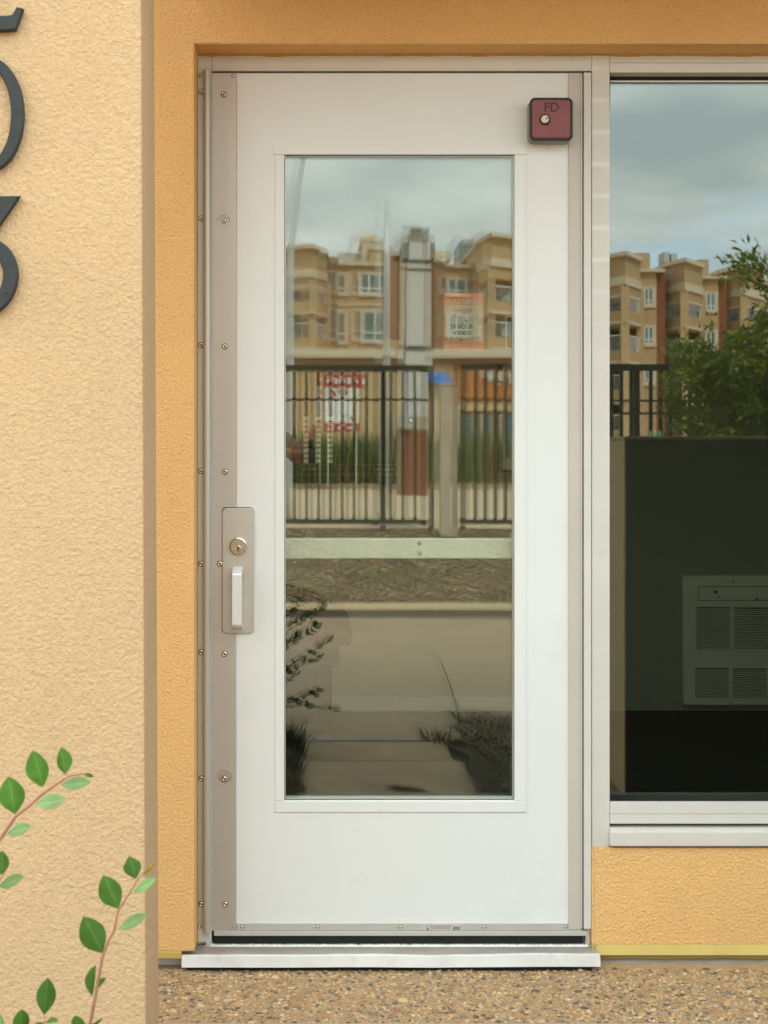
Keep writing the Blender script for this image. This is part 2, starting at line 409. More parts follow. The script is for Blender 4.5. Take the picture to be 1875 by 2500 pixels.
def rrect(x0, x1, z0, z1, r, n=6):
    p = []
    for cx_, cz_, a0 in ((x1 - r, z0 + r, -90), (x1 - r, z1 - r, 0), (x0 + r, z1 - r, 90), (x0 + r, z0 + r, 180)):
        for k in range(n + 1):
            a = R(a0 + 90 * k / n); p.append((cx_ + r * math.cos(a), cz_ + r * math.sin(a)))
    return p
def text_mesh(body, x0, x1, z0, z1, y, depth=0.0005, bold=0.0, shear=0.0, mirror=False):
    cu = bpy.data.curves.new('t', 'FONT'); cu.body = body; cu.size = 1; cu.offset = bold; cu.extrude = 0.01; cu.shear = shear
    cu.resolution_u = 3
    ob = bpy.data.objects.new('t', cu); COL.objects.link(ob)
    dg = bpy.context.evaluated_depsgraph_get()
    me = bpy.data.meshes.new_from_object(ob.evaluated_get(dg))
    bpy.data.objects.remove(ob); bpy.data.curves.remove(cu)
    xs = [v.co.x for v in me.vertices]; ys = [v.co.y for v in me.vertices]; zs = [v.co.z for v in me.vertices]
    a, b, c, d_ = min(xs), max(xs), min(ys), max(ys); e, g = min(zs), max(zs)
    for v in me.vertices:
        u = (v.co.x - a) / (b - a)
        if mirror: u = 1 - u
        h = (v.co.z - e) / (g - e)
        v.co = Vector((x0 + u * (x1 - x0), y - h * depth, z0 + (v.co.y - c) / (d_ - c) * (z1 - z0)))
    me.materials.clear()
    return me
def copy_to(src, loc, parent, rot=None):
    o = src.copy()
    o.location = loc
    if rot is not None: o.rotation_euler = rot
    COL.objects.link(o); o.parent = parent
    o.matrix_parent_inverse = Matrix.Translation(-WLOC.get(parent.name, Vector((0, 0, 0))))
    return o
def new_from(me, name, loc, parent, rot=None, scale=None):
    o = bpy.data.objects.new(name, me); o.location = loc
    if rot is not None: o.rotation_euler = rot
    if scale is not None: o.scale = scale
    COL.objects.link(o); o.parent = parent
    o.matrix_parent_inverse = Matrix.Translation(-WLOC.get(parent.name, Vector((0, 0, 0))))
    return o

# ================================================================== SETTING
g = MB(); g.add([(-1500, -1500, -0.35), (1500, -1500, -0.35), (1500, 1500, -0.35), (-1500, 1500, -0.35)], [(0, 1, 2, 3)])
g.build('ground', M_GROUND, kind='structure')

def sheet(name, prof, x0, x1, m, nx=1, jit=0.0):
    """prof: (distance in front of the door, height), swept across x"""
    mb = MB(); v = []; f = []
    for i in range(nx + 1):
        x = x0 + (x1 - x0) * i / nx
        for d, z in prof:
            j = jit * mnoise.noise(Vector((x * 1.3, d * 1.3, 2.0))) if jit else 0
            v.append((x, -d, z + j))
    n = len(prof)
    for i in range(nx):
        for k in range(n - 1):
            f.append((i * n + k, i * n + k + 1, (i + 1) * n + k + 1, (i + 1) * n + k))
    mb.add(v, f)
    return mb.build(name, m, kind='structure')

# exposed-aggregate slab at the door with its pebbles
SLAB_D = 0.402
mb = MB(); mb.box(-2.6, 3.4, -SLAB_D, 0.10, -0.30, -0.004)
slab = mb.build('aggregate_paving', M_MORTAR, kind='structure')
PCOL = [(0.52, 0.34, 0.15), (0.46, 0.27, 0.115), (0.60, 0.43, 0.22), (0.55, 0.37, 0.19), (0.38, 0.24, 0.11), (0.62, 0.50, 0.33),
        (0.12, 0.10, 0.075), (0.19, 0.15, 0.11), (0.30, 0.235, 0.165), (0.50, 0.40, 0.27), (0.44, 0.25, 0.12), (0.42, 0.29, 0.15), (0.50, 0.36, 0.20)]
PW = (0.88, 0.80, 0.72)
def peb_verts(seed):
    bm = bmesh.new(); bmesh.ops.create_icosphere(bm, subdivisions=1, radius=1)
    for v in bm.verts:
        v.co *= 1 + 0.22 * mnoise.noise(v.co * 1.3 + Vector((seed * 3.1, seed, 0)))
    bm.verts.index_update()
    r = ([v.co.copy() for v in bm.verts], [[v.index for v in f.verts] for f in bm.faces]); bm.free(); return r
PEBS = [peb_verts(k) for k in range(8)]
peb_me = []
for k in range(26):
    v, f = PEBS[k % 8]; c = PCOL[k % 13]; j = rnd.uniform(0.85, 1.2)
    m_ = MB(); m_.add(v, f, 0, tuple(q * j * w for q, w in zip(c, PW))); me = m_.mesh('pebble'); me.materials.append(M_PEB)
    me.polygons.foreach_set('use_smooth', [True] * len(me.polygons)); peb_me.append(me)
stuffp = MB(); pcount = 0
occ = {}
spots = []
for t in range(34000):
    x = rnd.uniform(-0.60, 1.15); y = rnd.uniform(-SLAB_D + 0.004, -0.075)
    r = min(0.0125, max(0.0030, rnd.lognormvariate(math.log(0.0045), 0.36)))
    c = (int(x / 0.02), int(y / 0.02)); ok = True
    for dx in (-1, 0, 1):
        for dy in (-1, 0, 1):
            for (x2, y2, r2) in occ.get((c[0] + dx, c[1] + dy), ()):
                if (x - x2) ** 2 + (y - y2) ** 2 < (0.80 * (r + r2)) ** 2: ok = False; break
            if not ok: break
        if not ok: break
    if ok:
        occ.setdefault(c, []).append((x, y, r)); spots.append((x, y, r))
spots.sort(key=lambda s: -s[2] * (1 if -0.41 < s[0] < 1.1 else 0.3))
for i, (x, y, r) in enumerate(spots):
    rz = rnd.uniform(0, 6.28); sx = r * rnd.uniform(1.0, 1.45); sy = r * rnd.uniform(0.7, 0.95); sz = r * rnd.uniform(0.40, 0.62)
    z = -0.004 + sz * rnd.uniform(-0.1, 0.30)
    if i < 300:
        new_from(peb_me[rnd.randrange(26)], 'pebble', (x, y, z), slab, (rnd.uniform(-.15, .15), rnd.uniform(-.15, .15), rz), (sx, sy, sz))
    else:
        v, f = PEBS[i % 8]; c = PCOL[rnd.randrange(13)]; j = rnd.uniform(0.8, 1.25)
        ca, sa = math.cos(rz), math.sin(rz)
        stuffp.add([(x + p.x * sx * ca - p.y * sy * sa, y + p.x * sx * sa + p.y * sy * ca, z + p.z * sz) for p in v], f, 0, tuple(q * j * w for q, w in zip(c, PW)))
po = stuffp.build('pebbles', M_PEB, slab, smooth=True); po['kind'] = 'stuff'

# concrete in front of the slab, walkway slabs, gutter, road, kerb, planted bank, lot beyond
mb = MB(); mb.box(-2.6, 3.4, -0.70, -SLAB_D - 0.002, -0.30, 0.0, 0.004); mb.build('concrete_border', M_CONC, kind='structure')
mb = MB(); mb.box(-0.075, 0.575, -2.19, -0.704, -0.25, 0.001, 0.006); mb.build('walkway', M_CONCW, kind='structure')
mb = MB(); mb.box(-0.085, 0.54, -2.585, -2.225, -0.25, -0.004, 0.006); mb.build('walkway', M_CONCW, kind='structure')
sheet('planting_bed', [(0.704, -0.03), (1.2, -0.03), (1.9, -0.025), (2.60, -0.06)], -4, -0.09, M_MULCH, 60, 0.03)
sheet('planting_bed', [(0.704, -0.03), (1.2, -0.02), (1.9, -0.015), (2.60, -0.06)], 0.58, 6, M_MULCH, 60, 0.03)
sheet('joint_dirt', [(2.12, -0.03), (2.66, -0.035)], -0.09, 0.60, mat('dark_dirt', (0.035, 0.028, 0.018), 0.95, var=0.4, vscale=30))
sheet('kerb', [(2.645, -0.05), (2.65, -0.01), (2.72, -0.012), (2.73, -0.13)], -40, 40, M_CONC)
sheet('gutter', [(2.73, -0.128), (3.80, -0.10)], -40, 40, M_CONCW)
sheet('road', [(3.80, -0.104), (5.8, -0.085), (8.0, -0.10)], -60, 60, M_ASPH)
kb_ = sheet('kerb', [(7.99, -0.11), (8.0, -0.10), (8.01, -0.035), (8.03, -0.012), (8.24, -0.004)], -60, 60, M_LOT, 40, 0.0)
kb_.data.materials.append(mat('dark_kerb_face', (0.105, 0.09, 0.065), 0.9, var=0.25, vscale=6))  # upright face coloured darker than the kerb top
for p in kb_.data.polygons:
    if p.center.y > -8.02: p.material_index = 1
def bank_z(d): return -0.01 + 0.48 * min(1, max(0, (d - 8.24) / 2.1)) ** 0.9
sheet('bank', [(8.24, -0.01)] + [(8.24 + 0.15 * k, bank_z(8.24 + 0.15 * k)) for k in range(1, 20)] + [(11.6, 0.36)], -30, 30, M_MULCH, 260, 0.02)
sheet('parking_lot', [(11.6, 0.36), (14.0, 0.30), (37, 0.27), (140, 0.35)], -160, 160, M_LOT)

chips = MB()
CC = [(0.36, 0.26, 0.16), (0.25, 0.17, 0.095), (0.50, 0.39, 0.26), (0.11, 0.075, 0.045), (0.34, 0.21, 0.11), (0.06, 0.045, 0.03)]
for t in range(26000):
    x = rnd.uniform(-2.6, 5.4); d = rnd.uniform(8.25, 10.8)
    z = bank_z(d) + 0.008 + 0.02 * mnoise.noise(Vector((x * 1.3, d * 1.3, 2.0)))
    a = rnd.uniform(0, 6.28); l = rnd.uniform(0.007, 0.024); w_ = l * rnd.uniform(0.25, 0.5)
    u = Vector((math.cos(a), math.sin(a), rnd.uniform(-.3, .3))); v_ = Vector((-math.sin(a), math.cos(a), rnd.uniform(-.5, .5)))
    c = Vector((x, -d, z)); h = Vector((0, 0, 0.006))
    q = [c - u * l - v_ * w_, c + u * l - v_ * w_, c + u * l + v_ * w_, c - u * l + v_ * w_]
    j = rnd.uniform(0.7, 1.25)
    chips.add(q + [p + h for p in q], [(3, 2, 1, 0), (4, 5, 6, 7), (0, 1, 5, 4), (1, 2, 6, 5), (2, 3, 7, 6), (3, 0, 4, 7)], 0, tuple(k * j for k in rnd.choice(CC)))
tag(chips.build('mulch_chips', M_CHIP, kind='stuff'), 'bark mulch chips strewn over the bank below the black fence', 'mulch')
# sparse weeds on the bank
def blades(mb, cx_, cy_, z, n, spread, h, col, lean=0.3):
    for k in range(n):
        a = rnd.uniform(0, 6.28); r = spread * math.sqrt(rnd.random()); x = cx_ + r * math.cos(a); y = cy_ + r * math.sin(a)
        hh = h * rnd.uniform(0.5, 1.15); b = rnd.uniform(0, 6.28); wd = hh * 0.018 + 0.002
        dx, dy = math.cos(b), math.sin(b); l = hh * lean * rnd.uniform(0.2, 1)
        tx, ty = rnd.uniform(-1, 1) * l, rnd.uniform(-1, 1) * l
        j = rnd.uniform(0.6, 1.3)
        mb.add([(x - dx * wd, y - dy * wd, z), (x + dx * wd, y + dy * wd, z), (x + dx * wd * .7 + tx * .35, y + dy * wd * .7 + ty * .35, z + hh * .6), (x - dx * wd * .7 + tx * .35, y - dy * wd * .7 + ty * .35, z + hh * .6), (x + tx, y + ty, z + hh)],
               [(0, 1, 2, 3), (3, 2, 4)], 0, tuple(q * j for q in col))
wd_ = MB()
for px, d, n in ((945, 8.9, 120), (970, 8.95, 80), (915, 8.85, 50), (712, 8.5, 60), (735, 9.2, 30), (1035, 8.7, 25), (1150, 9.2, 30), (890, 10.2, 40), (1010, 10.3, 60), (1090, 8.4, 20)):
    blades(wd_, RX(px, d), -d, bank_z(d), n, 0.22, 0.06, (0.12, 0.19, 0.03))
tag(wd_.build('weeds', M_GRASS, kind='stuff'), 'small green weed tufts growing out of the bark mulch', 'weeds')

# ================================================================== ENTRANCE BUILDING
YW = -0.087        # stucco face
bl = thing('entrance_building', (0.2, 0.0, 0.0), 'orange stucco entrance building around the white glazed door', 'building')
xo, zt = PX(474.5, YW), PZ(107, YW)
zb = PZ(2323, YW)
XR, XL = 2.2, -4.0
TOPZ = 6.6
mb = MB()
mb.plate([(XL, zb), (xo, zb), (xo, zt), (XR, zt), (XR, zb), (6.0, zb), (6.0, TOPZ), (XL, TOPZ)], YW, 0.13, bev=0.004)
mb.build('wall', M_WALL, bl)
mb = MB()
mb.box(XL, xo - 0.02, -0.045, 0.13, -0.30, zb)        # footing behind the lath
mb.build('footing', M_MESHW, bl)
mb = MB(); mb.box(XR, 6, -0.045, 0.13, -0.30, zb)
mb.build('footing', M_MESHW, bl)
mb = MB(); pbox(mb, -1500, 443, 2324, 2341, YW - 0.004, -0.05, 0.002); mb.build('base_flashing', M_YELLOW, bl)
# wall under the window
ZU = PZ(2070, -0.012)
mb = MB(); mb.box(PX(1444.5, -0.012), XR, -0.012, 0.13, PZ(2308, -0.012), ZU, 0.004); mb.build('wall', M_WALL, bl)
mb = MB()
x0f = PX(1444, -0.03)
mb.add([(x0f, -0.013, PZ(2306, -0.013)), (XR, -0.013, PZ(2306, -0.013)), (XR, -0.034, PZ(2332, -0.034)), (x0f + 0.01, -0.034, PZ(2332, -0.034)),
        (x0f, 0.1, PZ(2306, -0.013)), (XR, 0.1, PZ(2306, -0.013)), (XR, 0.1, PZ(2333, -0.034)), (x0f + 0.01, 0.1, PZ(2333, -0.034))],
       [(0, 1, 2, 3), (3, 2, 6, 7), (0, 3, 7, 4), (0, 4, 5, 1), (1, 5, 6, 2), (4, 7, 6, 5)])
mb.build('base_flashing', M_YELLOW, bl)
mb = MB(); pbox(mb, 1460, 3100, 2333, 2345, -0.014, 0.1, 0.001); mb.build('base_flashing', M_YELLOW, bl)
# lumpy concrete kerb under it
bm = bmesh.new()
mb = MB(); v = []; f = []
nn = 120
for k in range(nn + 1):
    x = PX(1445, -0.03) + (XR - PX(1445, -0.03)) * k / nn
    j1 = 0.003 * mnoise.noise(Vector((x * 22, 0, 0))); j2 = 0.006 * mnoise.noise(Vector((x * 16, 5, 0)))
    v += [(x, -0.012, PZ(2345, -0.03) + j1), (x, -0.03 + j2, PZ(2350, -0.03) + j1), (x, -0.055 + j2, -0.006), (x, 0.1, -0.006)]
for k in range(nn):
    for q in range(3): f.append((k * 4 + q, k * 4 + q + 1, k * 4 + 5 + q, k * 4 + 4 + q))
mb.add(v, f); mb.build('footing', M_CONC, bl, smooth=True)
bm.free()
# canopy over the entrance and roof
mb = MB(); mb.box(-0.296, 6.0, -0.95, YW, 2.43, 2.85, 0.006); mb.build('canopy', M_CANOPY, bl)
mb = MB(); mb.box(XL - 0.1, 6.1, -0.20, 6.0, TOPZ, TOPZ + 0.25); mb.build('roof', M_ROOF, bl)
# storefront framing: head, jambs, mullion
mb = MB(); pbox(mb, 517.4, 1444, 132, 173, 0.0, 0.10, 0.0015); pbox(mb, 517.4, 1436, 168.5, 172.8, -0.003, 0.05, 0.001); mb.build('door_head', M_FRAME, bl)
mb = MB(); pbox(mb, 470, 516.6, 132, 2318, 0.0, 0.10, 0.0015); mb.build('door_jamb', M_FRAME, bl)
mb = MB(); pbox(mb, 1444.6, 1488.5, 132, 2072, 0.0, 0.10, 0.0015)
M_MULL = M_FRAME.copy(); M_MULL.name = 'mullion_paint'
t_ = M_MULL.node_tree; b_ = t_.nodes['Principled BSDF']; src_ = b_.inputs['Base Color'].links[0].from_socket
tc_ = N(t_, 'ShaderNodeTexCoord'); sp_ = N(t_, 'ShaderNodeSeparateXYZ'); t_.links.new(tc_.outputs['Object'], sp_.inputs[0])
cs_ = M_(t_, 'COSINE', M_(t_, 'MULTIPLY_ADD', sp_.outputs['Z'], 6.2832 / 0.0778, -2.090 * 6.2832 / 0.0778))
nz_ = N(t_, 'ShaderNodeTexNoise'); nz_.inputs['Scale'].default_value = 14; t_.links.new(tc_.outputs['Object'], nz_.inputs['Vector'])
sm_ = N(t_, 'ShaderNodeMapRange', interpolation_type='SMOOTHSTEP'); sm_.inputs['From Min'].default_value = 0.80; sm_.inputs['From Max'].default_value = 1.0; sm_.inputs['To Max'].default_value = 0.6; t_.links.new(cs_, sm_.inputs['Value'])
up_ = N(t_, 'ShaderNodeMapRange', interpolation_type='SMOOTHSTEP'); up_.inputs['From Min'].default_value = 1.4; up_.inputs['From Max'].default_value = 1.8; t_.links.new(sp_.outputs['Z'], up_.inputs['Value'])
fm_ = M_(t_, 'MULTIPLY', M_(t_, 'MULTIPLY', sm_.outputs[0], up_.outputs[0]), nz_.outputs[0])
mx_ = N(t_, 'ShaderNodeMix', data_type='RGBA'); t_.links.new(fm_, mx_.inputs['Factor']); t_.links.new(src_, mx_.inputs['A']); mx_.inputs['B'].default_value = (0.86, 0.85, 0.82, 1)
t_.links.new(mx_.outputs['Result'], b_.inputs['Base Color'])
mb.build('mullion', M_MULL, bl)
mb = MB(); pbox(mb, 1425.5, 1443.4, 177, 2268, -0.010, 0.06, 0.0012); pbox(mb, 1424, 1440, 2268, 2312, 0.004, 0.06, 0.001); mb.build('door_jamb', M_FRAME, bl)
mb = MB(); pbox(mb, 1489.2, 3000, 132, 153.2, 0.0, 0.10, 0.001); pbox(mb, 1489.2, 3000, 153.8, 177, -0.004, 0.10, 0.001); mb.build('window_head', M_FRAME, bl)
# dark weather gap and gasket
mb = MB(); pbox(mb, 516, 1426, 174, 182, 0.03, 0.05); pbox(mb, 1420, 1427, 176, 2290, 0.02, 0.05); pbox(mb, 1440, 1446, 2000, 2312, 0.012, 0.05); pbox(mb, 513, 518, 176, 2280, 0.008, 0.05)
mb.build('weather_gasket', M_RUBBER, bl)
mb = MB(); pbox(mb, 1488.6, 3000, 177, 197, 0.035, 0.06)
mb.plate([(PX(1488.6), PZ(177)), (PX(1492.5), PZ(177)), (PX(1491.5), PZ(250)), (PX(1489.5), PZ(290)), (PX(1488.6), PZ(310))], 0.010, 0.03)
mb.build('window_gasket', M_BLACK, bl)
mb = MB(); pbox(mb, 1489, 3000, 196.5, 200, 0.030, 0.06, 0.0008); mb.build('window_bead', M_ALU_L, bl)
# irregular bead of caulk under the soffit
v = []; f = []; mb = MB()
nn = 90
for k in range(nn + 1):
    x = PX(482) + (1.5 - PX(482)) * k / nn
    j = 0.0035 + 0.0035 * mnoise.noise(Vector((x * 14, 3, 1))) + 0.002 * mnoise.noise(Vector((x * 40, 1, 1)))
    v += [(x, -0.004, zt + 0.003), (x, -0.005, PZ(134) - j * .6), (x, 0.001, PZ(134) - j)]
for k in range(nn): f += [(k * 3, k * 3 + 1, k * 3 + 4, k * 3 + 3), (k * 3 + 1, k * 3 + 2, k * 3 + 5, k * 3 + 4)]
mb.add(v, f)
v = []; f = []
for k in range(nn + 1):
    z = 0.03 + (2.19 - 0.03) * k / nn
    j = 0.002 * mnoise.noise(Vector((z * 16, 7, 1)))
    v += [(xo - 0.001, -0.02, z), (xo + 0.0008 + 0.4 * j, -0.006, z), (xo + 0.0022 + 0.6 * j, 0.0005, z)]
for k in range(nn): f += [(k * 3, k * 3 + 1, k * 3 + 4, k * 3 + 3), (k * 3 + 1, k * 3 + 2, k * 3 + 5, k * 3 + 4)]
mb.add(v, f)
mb.build('caulk', M_CAULK, bl, smooth=True)
v = []; f = []; mb = MB()
for k in range(nn + 1):
    z = 0.05 + (ZU - 0.05) * k / nn
    j = 0.0022 * mnoise.noise(Vector((z * 30, 2, 8))) + 0.0014 * mnoise.noise(Vector((z * 90, 2, 8)))
    v += [(PX(1442.5), 0.012, z), (PX(1443.0) + .5 * j, -0.002, z), (PX(1444.0) + j, -0.0105, z), (PX(1448) + 1.6 * j, -0.0122, z)]
for k in range(nn):
    for q in range(3): f.append((k * 4 + q, k * 4 + q + 1, k * 4 + 5 + q, k * 4 + 4 + q))
mb.add(v, f); mb.build('sealant', mat('brown_sealant', (0.30, 0.17, 0.06), 0.8, var=0.5, vscale=60), bl, smooth=True)
# window: pane, bottom frame, gap, sill
mb = MB(); mb.box(PX(1487), XR, 0.040, 0.047, PZ(1990), PZ(190)); wp = mb.build('window_pane', M_GLW, bl)
mb = MB(); pbox(mb, 1489.2, 3000, 1956.5, 1959.2, 0.0, 0.004, 0.0008); mb.build('window_bead', M_ALU_L, bl)
mb = MB(); pbox(mb, 1489.2, 3000, 1959.5, 1987.2, -0.002, 0.004, 0.0012); pbox(mb, 1489.2, 3000, 1988.0, 2011, -0.002, 0.036, 0.0012); mb.build('window_frame', M_FRAME, bl)
mb = MB(); mb.box(PX(1489), XR, 0.0505, 0.128, ZU + 0.002, PZ(1964)); mb.build('interior_sill', M_BLACK, bl)
mb = MB(); pbox(mb, 1489, 3000, 2009, 2024, 0.045, 0.08); mb.build('window_gap', mat('shaded_dirty_gap', (0.022, 0.015, 0.008), 0.9, var=0.6, vscale=40), bl)  # recess shade and brown dirt both put into this strip's colour
mb = MB(); pbox(mb, 1489.8, 3000, 2022.5, 2029, -0.012, 0.08, 0.001); pbox(mb, 1489.8, 3000, 2029.6, 2067, -0.022, 0.08, 0.004); mb.build('window_sill', M_FRAME, bl)
# threshold: sloped plate with a dented front lip
mb = MB(); v = []; f = []
nn = 80
xa, xb = PX(443, -0.10), PX(1467, -0.10)
for k in range(nn + 1):
    u = k / nn; x = xa + (xb - xa) * u
    dent = 0.0035 * mnoise.noise(Vector((x * 5, 1, 0))) + 0.0012 * mnoise.noise(Vector((x * 17, 4, 0)))
    lift = 0.006 * max(0, u - 0.62)
    dy = 0.005 * mnoise.noise(Vector((x * 4, 9, 0)))
    v += [(x, 0.06, 0.030), (x, 0.004, 0.029), (x, 0.001, 0.0235), (x, -0.086 + dy, PZ(2332, -0.092) + dent + lift), (x, -0.0925 + dy, PZ(2334.5, -0.092) + dent + lift), (x, -0.098 + dy, 0.0085 + 0.4 * dent + lift * .6), (x, -0.094 + dy, 0.0078 + 0.4 * dent)]
for k in range(nn):
    for q in range(6): f.append((k * 7 + q, k * 7 + q + 1, (k + 1) * 7 + q + 1, (k + 1) * 7 + q))
f += [tuple(range(7))[::-1], tuple(nn * 7 + q for q in range(7))]
mb.add(v, f)
for k in range(nn):
    mb.mi[k * 6 + 2] = 1
mb.build('threshold', [mat('threshold_aluminium', (0.68, 0.66, 0.62), 0.42, metal=0.2, var=0.10, vscale=12, dirt=0.3, dscale=16), mat('trodden_aluminium', (0.40, 0.36, 0.31), 0.5, metal=0.2, var=0.18, vscale=10, dirt=0.35, dscale=20)], bl, smooth=False)
mb = MB(); mb.box(xa + 0.01, xb - 0.02, -0.085, 0.05, -0.01, 0.006); mb.build('threshold_bed', M_BLACK, bl)

M_INLIT = mat('lit_interior_paint', (0.47, 0.38, 0.27), 0.8, var=0.03)  # interior paint lightened to stand for light on the left part
mb = MB()
for t in range(420):
    k = rnd.random()
    if k < 0.25: x, y, z = rnd.gauss(PX(492), 0.009), rnd.uniform(-0.02, 0.0), 0.030 + abs(rnd.gauss(0, .004))
    elif k < 0.35: x, y, z = rnd.gauss(PX(1443), 0.006), rnd.uniform(-0.03, 0.0), 0.030 + abs(rnd.gauss(0, .005))
    elif k < 0.8: x, y, z = rnd.uniform(PX(380), PX(1900)), -0.100 - abs(rnd.gauss(0, .006)), rnd.uniform(-0.002, 0.004)
    else: x, y, z = rnd.uniform(PX(450), PX(1450)), rnd.uniform(-0.07, 0.0), 0.031
    s_ = rnd.uniform(0.0007, 0.0026); c = rnd.choice([(0.03, 0.022, 0.014), (0.07, 0.05, 0.03), (0.16, 0.11, 0.06), (0.05, 0.04, 0.03)])
    if k >= 0.8: s_ *= 0.6
    a = rnd.uniform(0, 6.28); dx, dy = math.cos(a) * s_, math.sin(a) * s_
    mb.add([(x - dx, y - dy, z), (x + dy * .6, y - dx * .6, z + s_ * .3), (x + dx, y + dy, z), (x - dy * .6, y + dx * .6, z), (x, y, z + s_ * .9)], [(0, 1, 4), (1, 2, 4), (2, 3, 4), (3, 0, 4), (3, 2, 1, 0)], 0, c)
gm = mb.build('grime', M_CHIP, bl); gm['kind'] = 'stuff'
# ------------------------------------------------------------------ interior room
YB = 3.17; ZF = 0.030
mb = MB(); mb.box(-2.2, 3.4, 0.131, YB, -0.1, ZF); mb.build('interior_floor', M_INFLOOR, bl)
mb = MB(); mb.box(1.25, 3.4, YB, YB + 0.12, -0.1, 2.75); mb.build('interior_wall', M_INWALL, bl)
mb = MB(); mb.box(-2.2, 1.249, YB, YB + 0.12, -0.1, 2.75); mb.build('interior_wall', M_INLIT, bl)
mb = MB(); mb.box(-2.32, -2.2, 0.131, 0.7, -0.1, 2.75); mb.box(-2.32, -2.2, 0.701, 2.9, -0.1, 0.5); mb.box(-2.32, -2.2, 0.701, 2.9, 2.3, 2.75); mb.box(-2.32, -2.2, 2.901, YB + 0.1, -0.1, 2.75); sw_ = mb.build('interior_wall', M_INLIT, bl)
mb = MB(); mb.box(-2.27, -2.262, 0.69, 2.91, 0.49, 2.31); mb.build('added_side_pane', M_GLW, bl)  # pane of an unseen side window, added to brighten the room
mb = MB(); mb.box(3.4, 3.52, 0.131, YB + 0.1, -0.1, 2.75); mb.build('interior_wall', M_INWALL, bl)
mb = MB(); mb.box(-2.32, 3.52, 0.131, YB + 0.12, 2.75, 2.87); mb.build('interior_ceiling', M_INWALL, bl)
mb = MB(); mb.box(-2.2, 1.245, YB - 0.015, YB - 0.0005, ZF, ZF + 0.066, 0.003); mb.build('baseboard', M_BASEB, bl)

# ================================================================== DOOR
dr = thing('door', (PX(980), 0.0, 0.03), 'white metal exit door with a tall glass lite and silver hinge strip', 'door')
ox = (PX(516.5), PX(1420), PZ(2272), PZ(179))
ix = (PX(694), PX(1256), PZ(1953), PZ(378))
mb = MB(); mb.ring(ox, ix, 0.0, 0.045); mb.build('door_panel', M_DOOR, dr)
# lite kit
for k, (a, b, c, d_) in enumerate(((667, 1287, 353.5, 377.2), (672, 1285, 1956, 1983), (672, 694, 377.8, 1955.4), (1256, 1284, 377.8, 1955.4))):
    mb = MB(); pbox(mb, a, b, c, d_, -0.0032, 0.002, 0.0012); mb.build('lite_frame', M_DOOR, dr)
mb = MB(); mb.ring((PX(690), PX(1260), PZ(1957), PZ(374)), (PX(697), PX(1253), PZ(1950.5), PZ(381)), 0.0045, 0.0095); mb.build('glazing_gasket', M_ALU_L, dr)
mb = MB(); mb.ring((PX(692), PX(1258), PZ(1955), PZ(376)), (PX(695.3), PX(1254.7), PZ(1951.8), PZ(379.5)), 0.0015, 0.0045); mb.build('glazing_gasket', M_RUBBER, dr)
mb = MB(); mb.box(PX(692), PX(1258), 0.0100, 0.0155, PZ(1956), PZ(375)); mb.build('glass_pane', M_GLD, dr)
mb = MB(); mb.box(-0.282, 0.282, -0.0025, 0.0025, -0.79, 0.79)
ip = mb.build('glass_pane', M_GLD2, dr, loc=((PX(692) + PX(1258)) / 2, 0.029, (PZ(1956) + PZ(375)) / 2))
ip.rotation_euler = (R(0.05), 0, R(0.19))
# hinge: frame leaf, geared knuckle, door leaf
mb = MB(); pbox(mb, 480.8, 498.5, 176.5, 2266, -0.003, 0.0, 0.0008)
h1 = mb.build('hinge_leaf', M_ALU, dr)
mb = MB(); v = []
for (px0, px1, z0, z1) in ((497.2, 514.5, PZ(2272), PZ(174)),):
    n = 14; pr = []
    x0_, x1_ = PX(px0), PX(px1)
    for k in range(n + 1):
        a = math.pi * k / n; pr.append(((x0_ + x1_) / 2 - (x1_ - x0_) / 2 * math.cos(a), -0.007 - 0.012 * math.sin(a) ** 0.6))
    pr += [(x1_, 0.0), (x0_, 0.0)]
    mb.prism(pr, z0, z1)
mb.build('hinge_knuckle', M_ALU, dr)
mb = MB(); zpl0, zpl1 = PZ(1547.5), PZ(1238.5)
pbox(mb, 518, 577, 180, 1238.5, -0.003, 0.001, 0.0008); pbox(mb, 518, 541.5, 1238.5, 1547.5, -0.003, 0.001, 0.0); pbox(mb, 518, 577, 1547.5, 2270, -0.003, 0.001, 0.0008)
mb.build('hinge_leaf', M_ALU, dr)
mb = MB(); pbox(mb, 577, 578.2, 180, 1236, -0.0012, 0.001); mb.build('leaf_edge_joint', M_CAULK, dr)  # ochre joint line beside the hinge leaf
# hex-socket screws
def screw_mesh(r):
    m_ = MB()
    m_.lathe([(r * 1.18, 0.0003), (r * 1.12, -0.0004), (r * 0.98, -0.0004)], (0, 0), 20, 1)
    m_.lathe([(r * 0.96, -0.0002), (r * 0.90, -r * 0.34), (r * 0.62, -r * 0.52), (r * 0.40, -r * 0.52), (r * 0.36, -r * 0.1)], (0, 0), 20, 0)
    m_.lathe([(r * 0.37, -r * 0.12), (0.00001, -r * 0.12)], (0, 0), 10, 2)
    me = m_.mesh('screw')
    for x in (M_CHROME, mat('screw_rim%d' % int(r * 1e5), (0.09, 0.07, 0.045), 0.5), M_BLACK): me.materials.append(x)
    me.polygons.foreach_set('use_smooth', [True] * len(me.polygons)); return me
sm, ss = screw_mesh(0.0066), screw_mesh(0.0044)
for py in (225, 534, 843, 1150, 1376, 1592, 1900, 2206): new_from(sm, 'screw', (PX(491.5), -0.0031, PZ(py)), dr)
for py in (185, 2260): new_from(ss, 'screw', (PX(487.5), -0.0031, PZ(py)), dr)
for px, py in ((547, 231), (547, 539), (549, 846), (550, 1152), (537, 1376), (548.5, 1596), (548, 1900), (550, 2206)): new_from(sm, 'screw', (PX(px), -0.0031, PZ(py)), dr)
for px, py in ((569, 185.5), (573, 2262)): new_from(ss, 'screw', (PX(px), -0.0031, PZ(py)), dr)
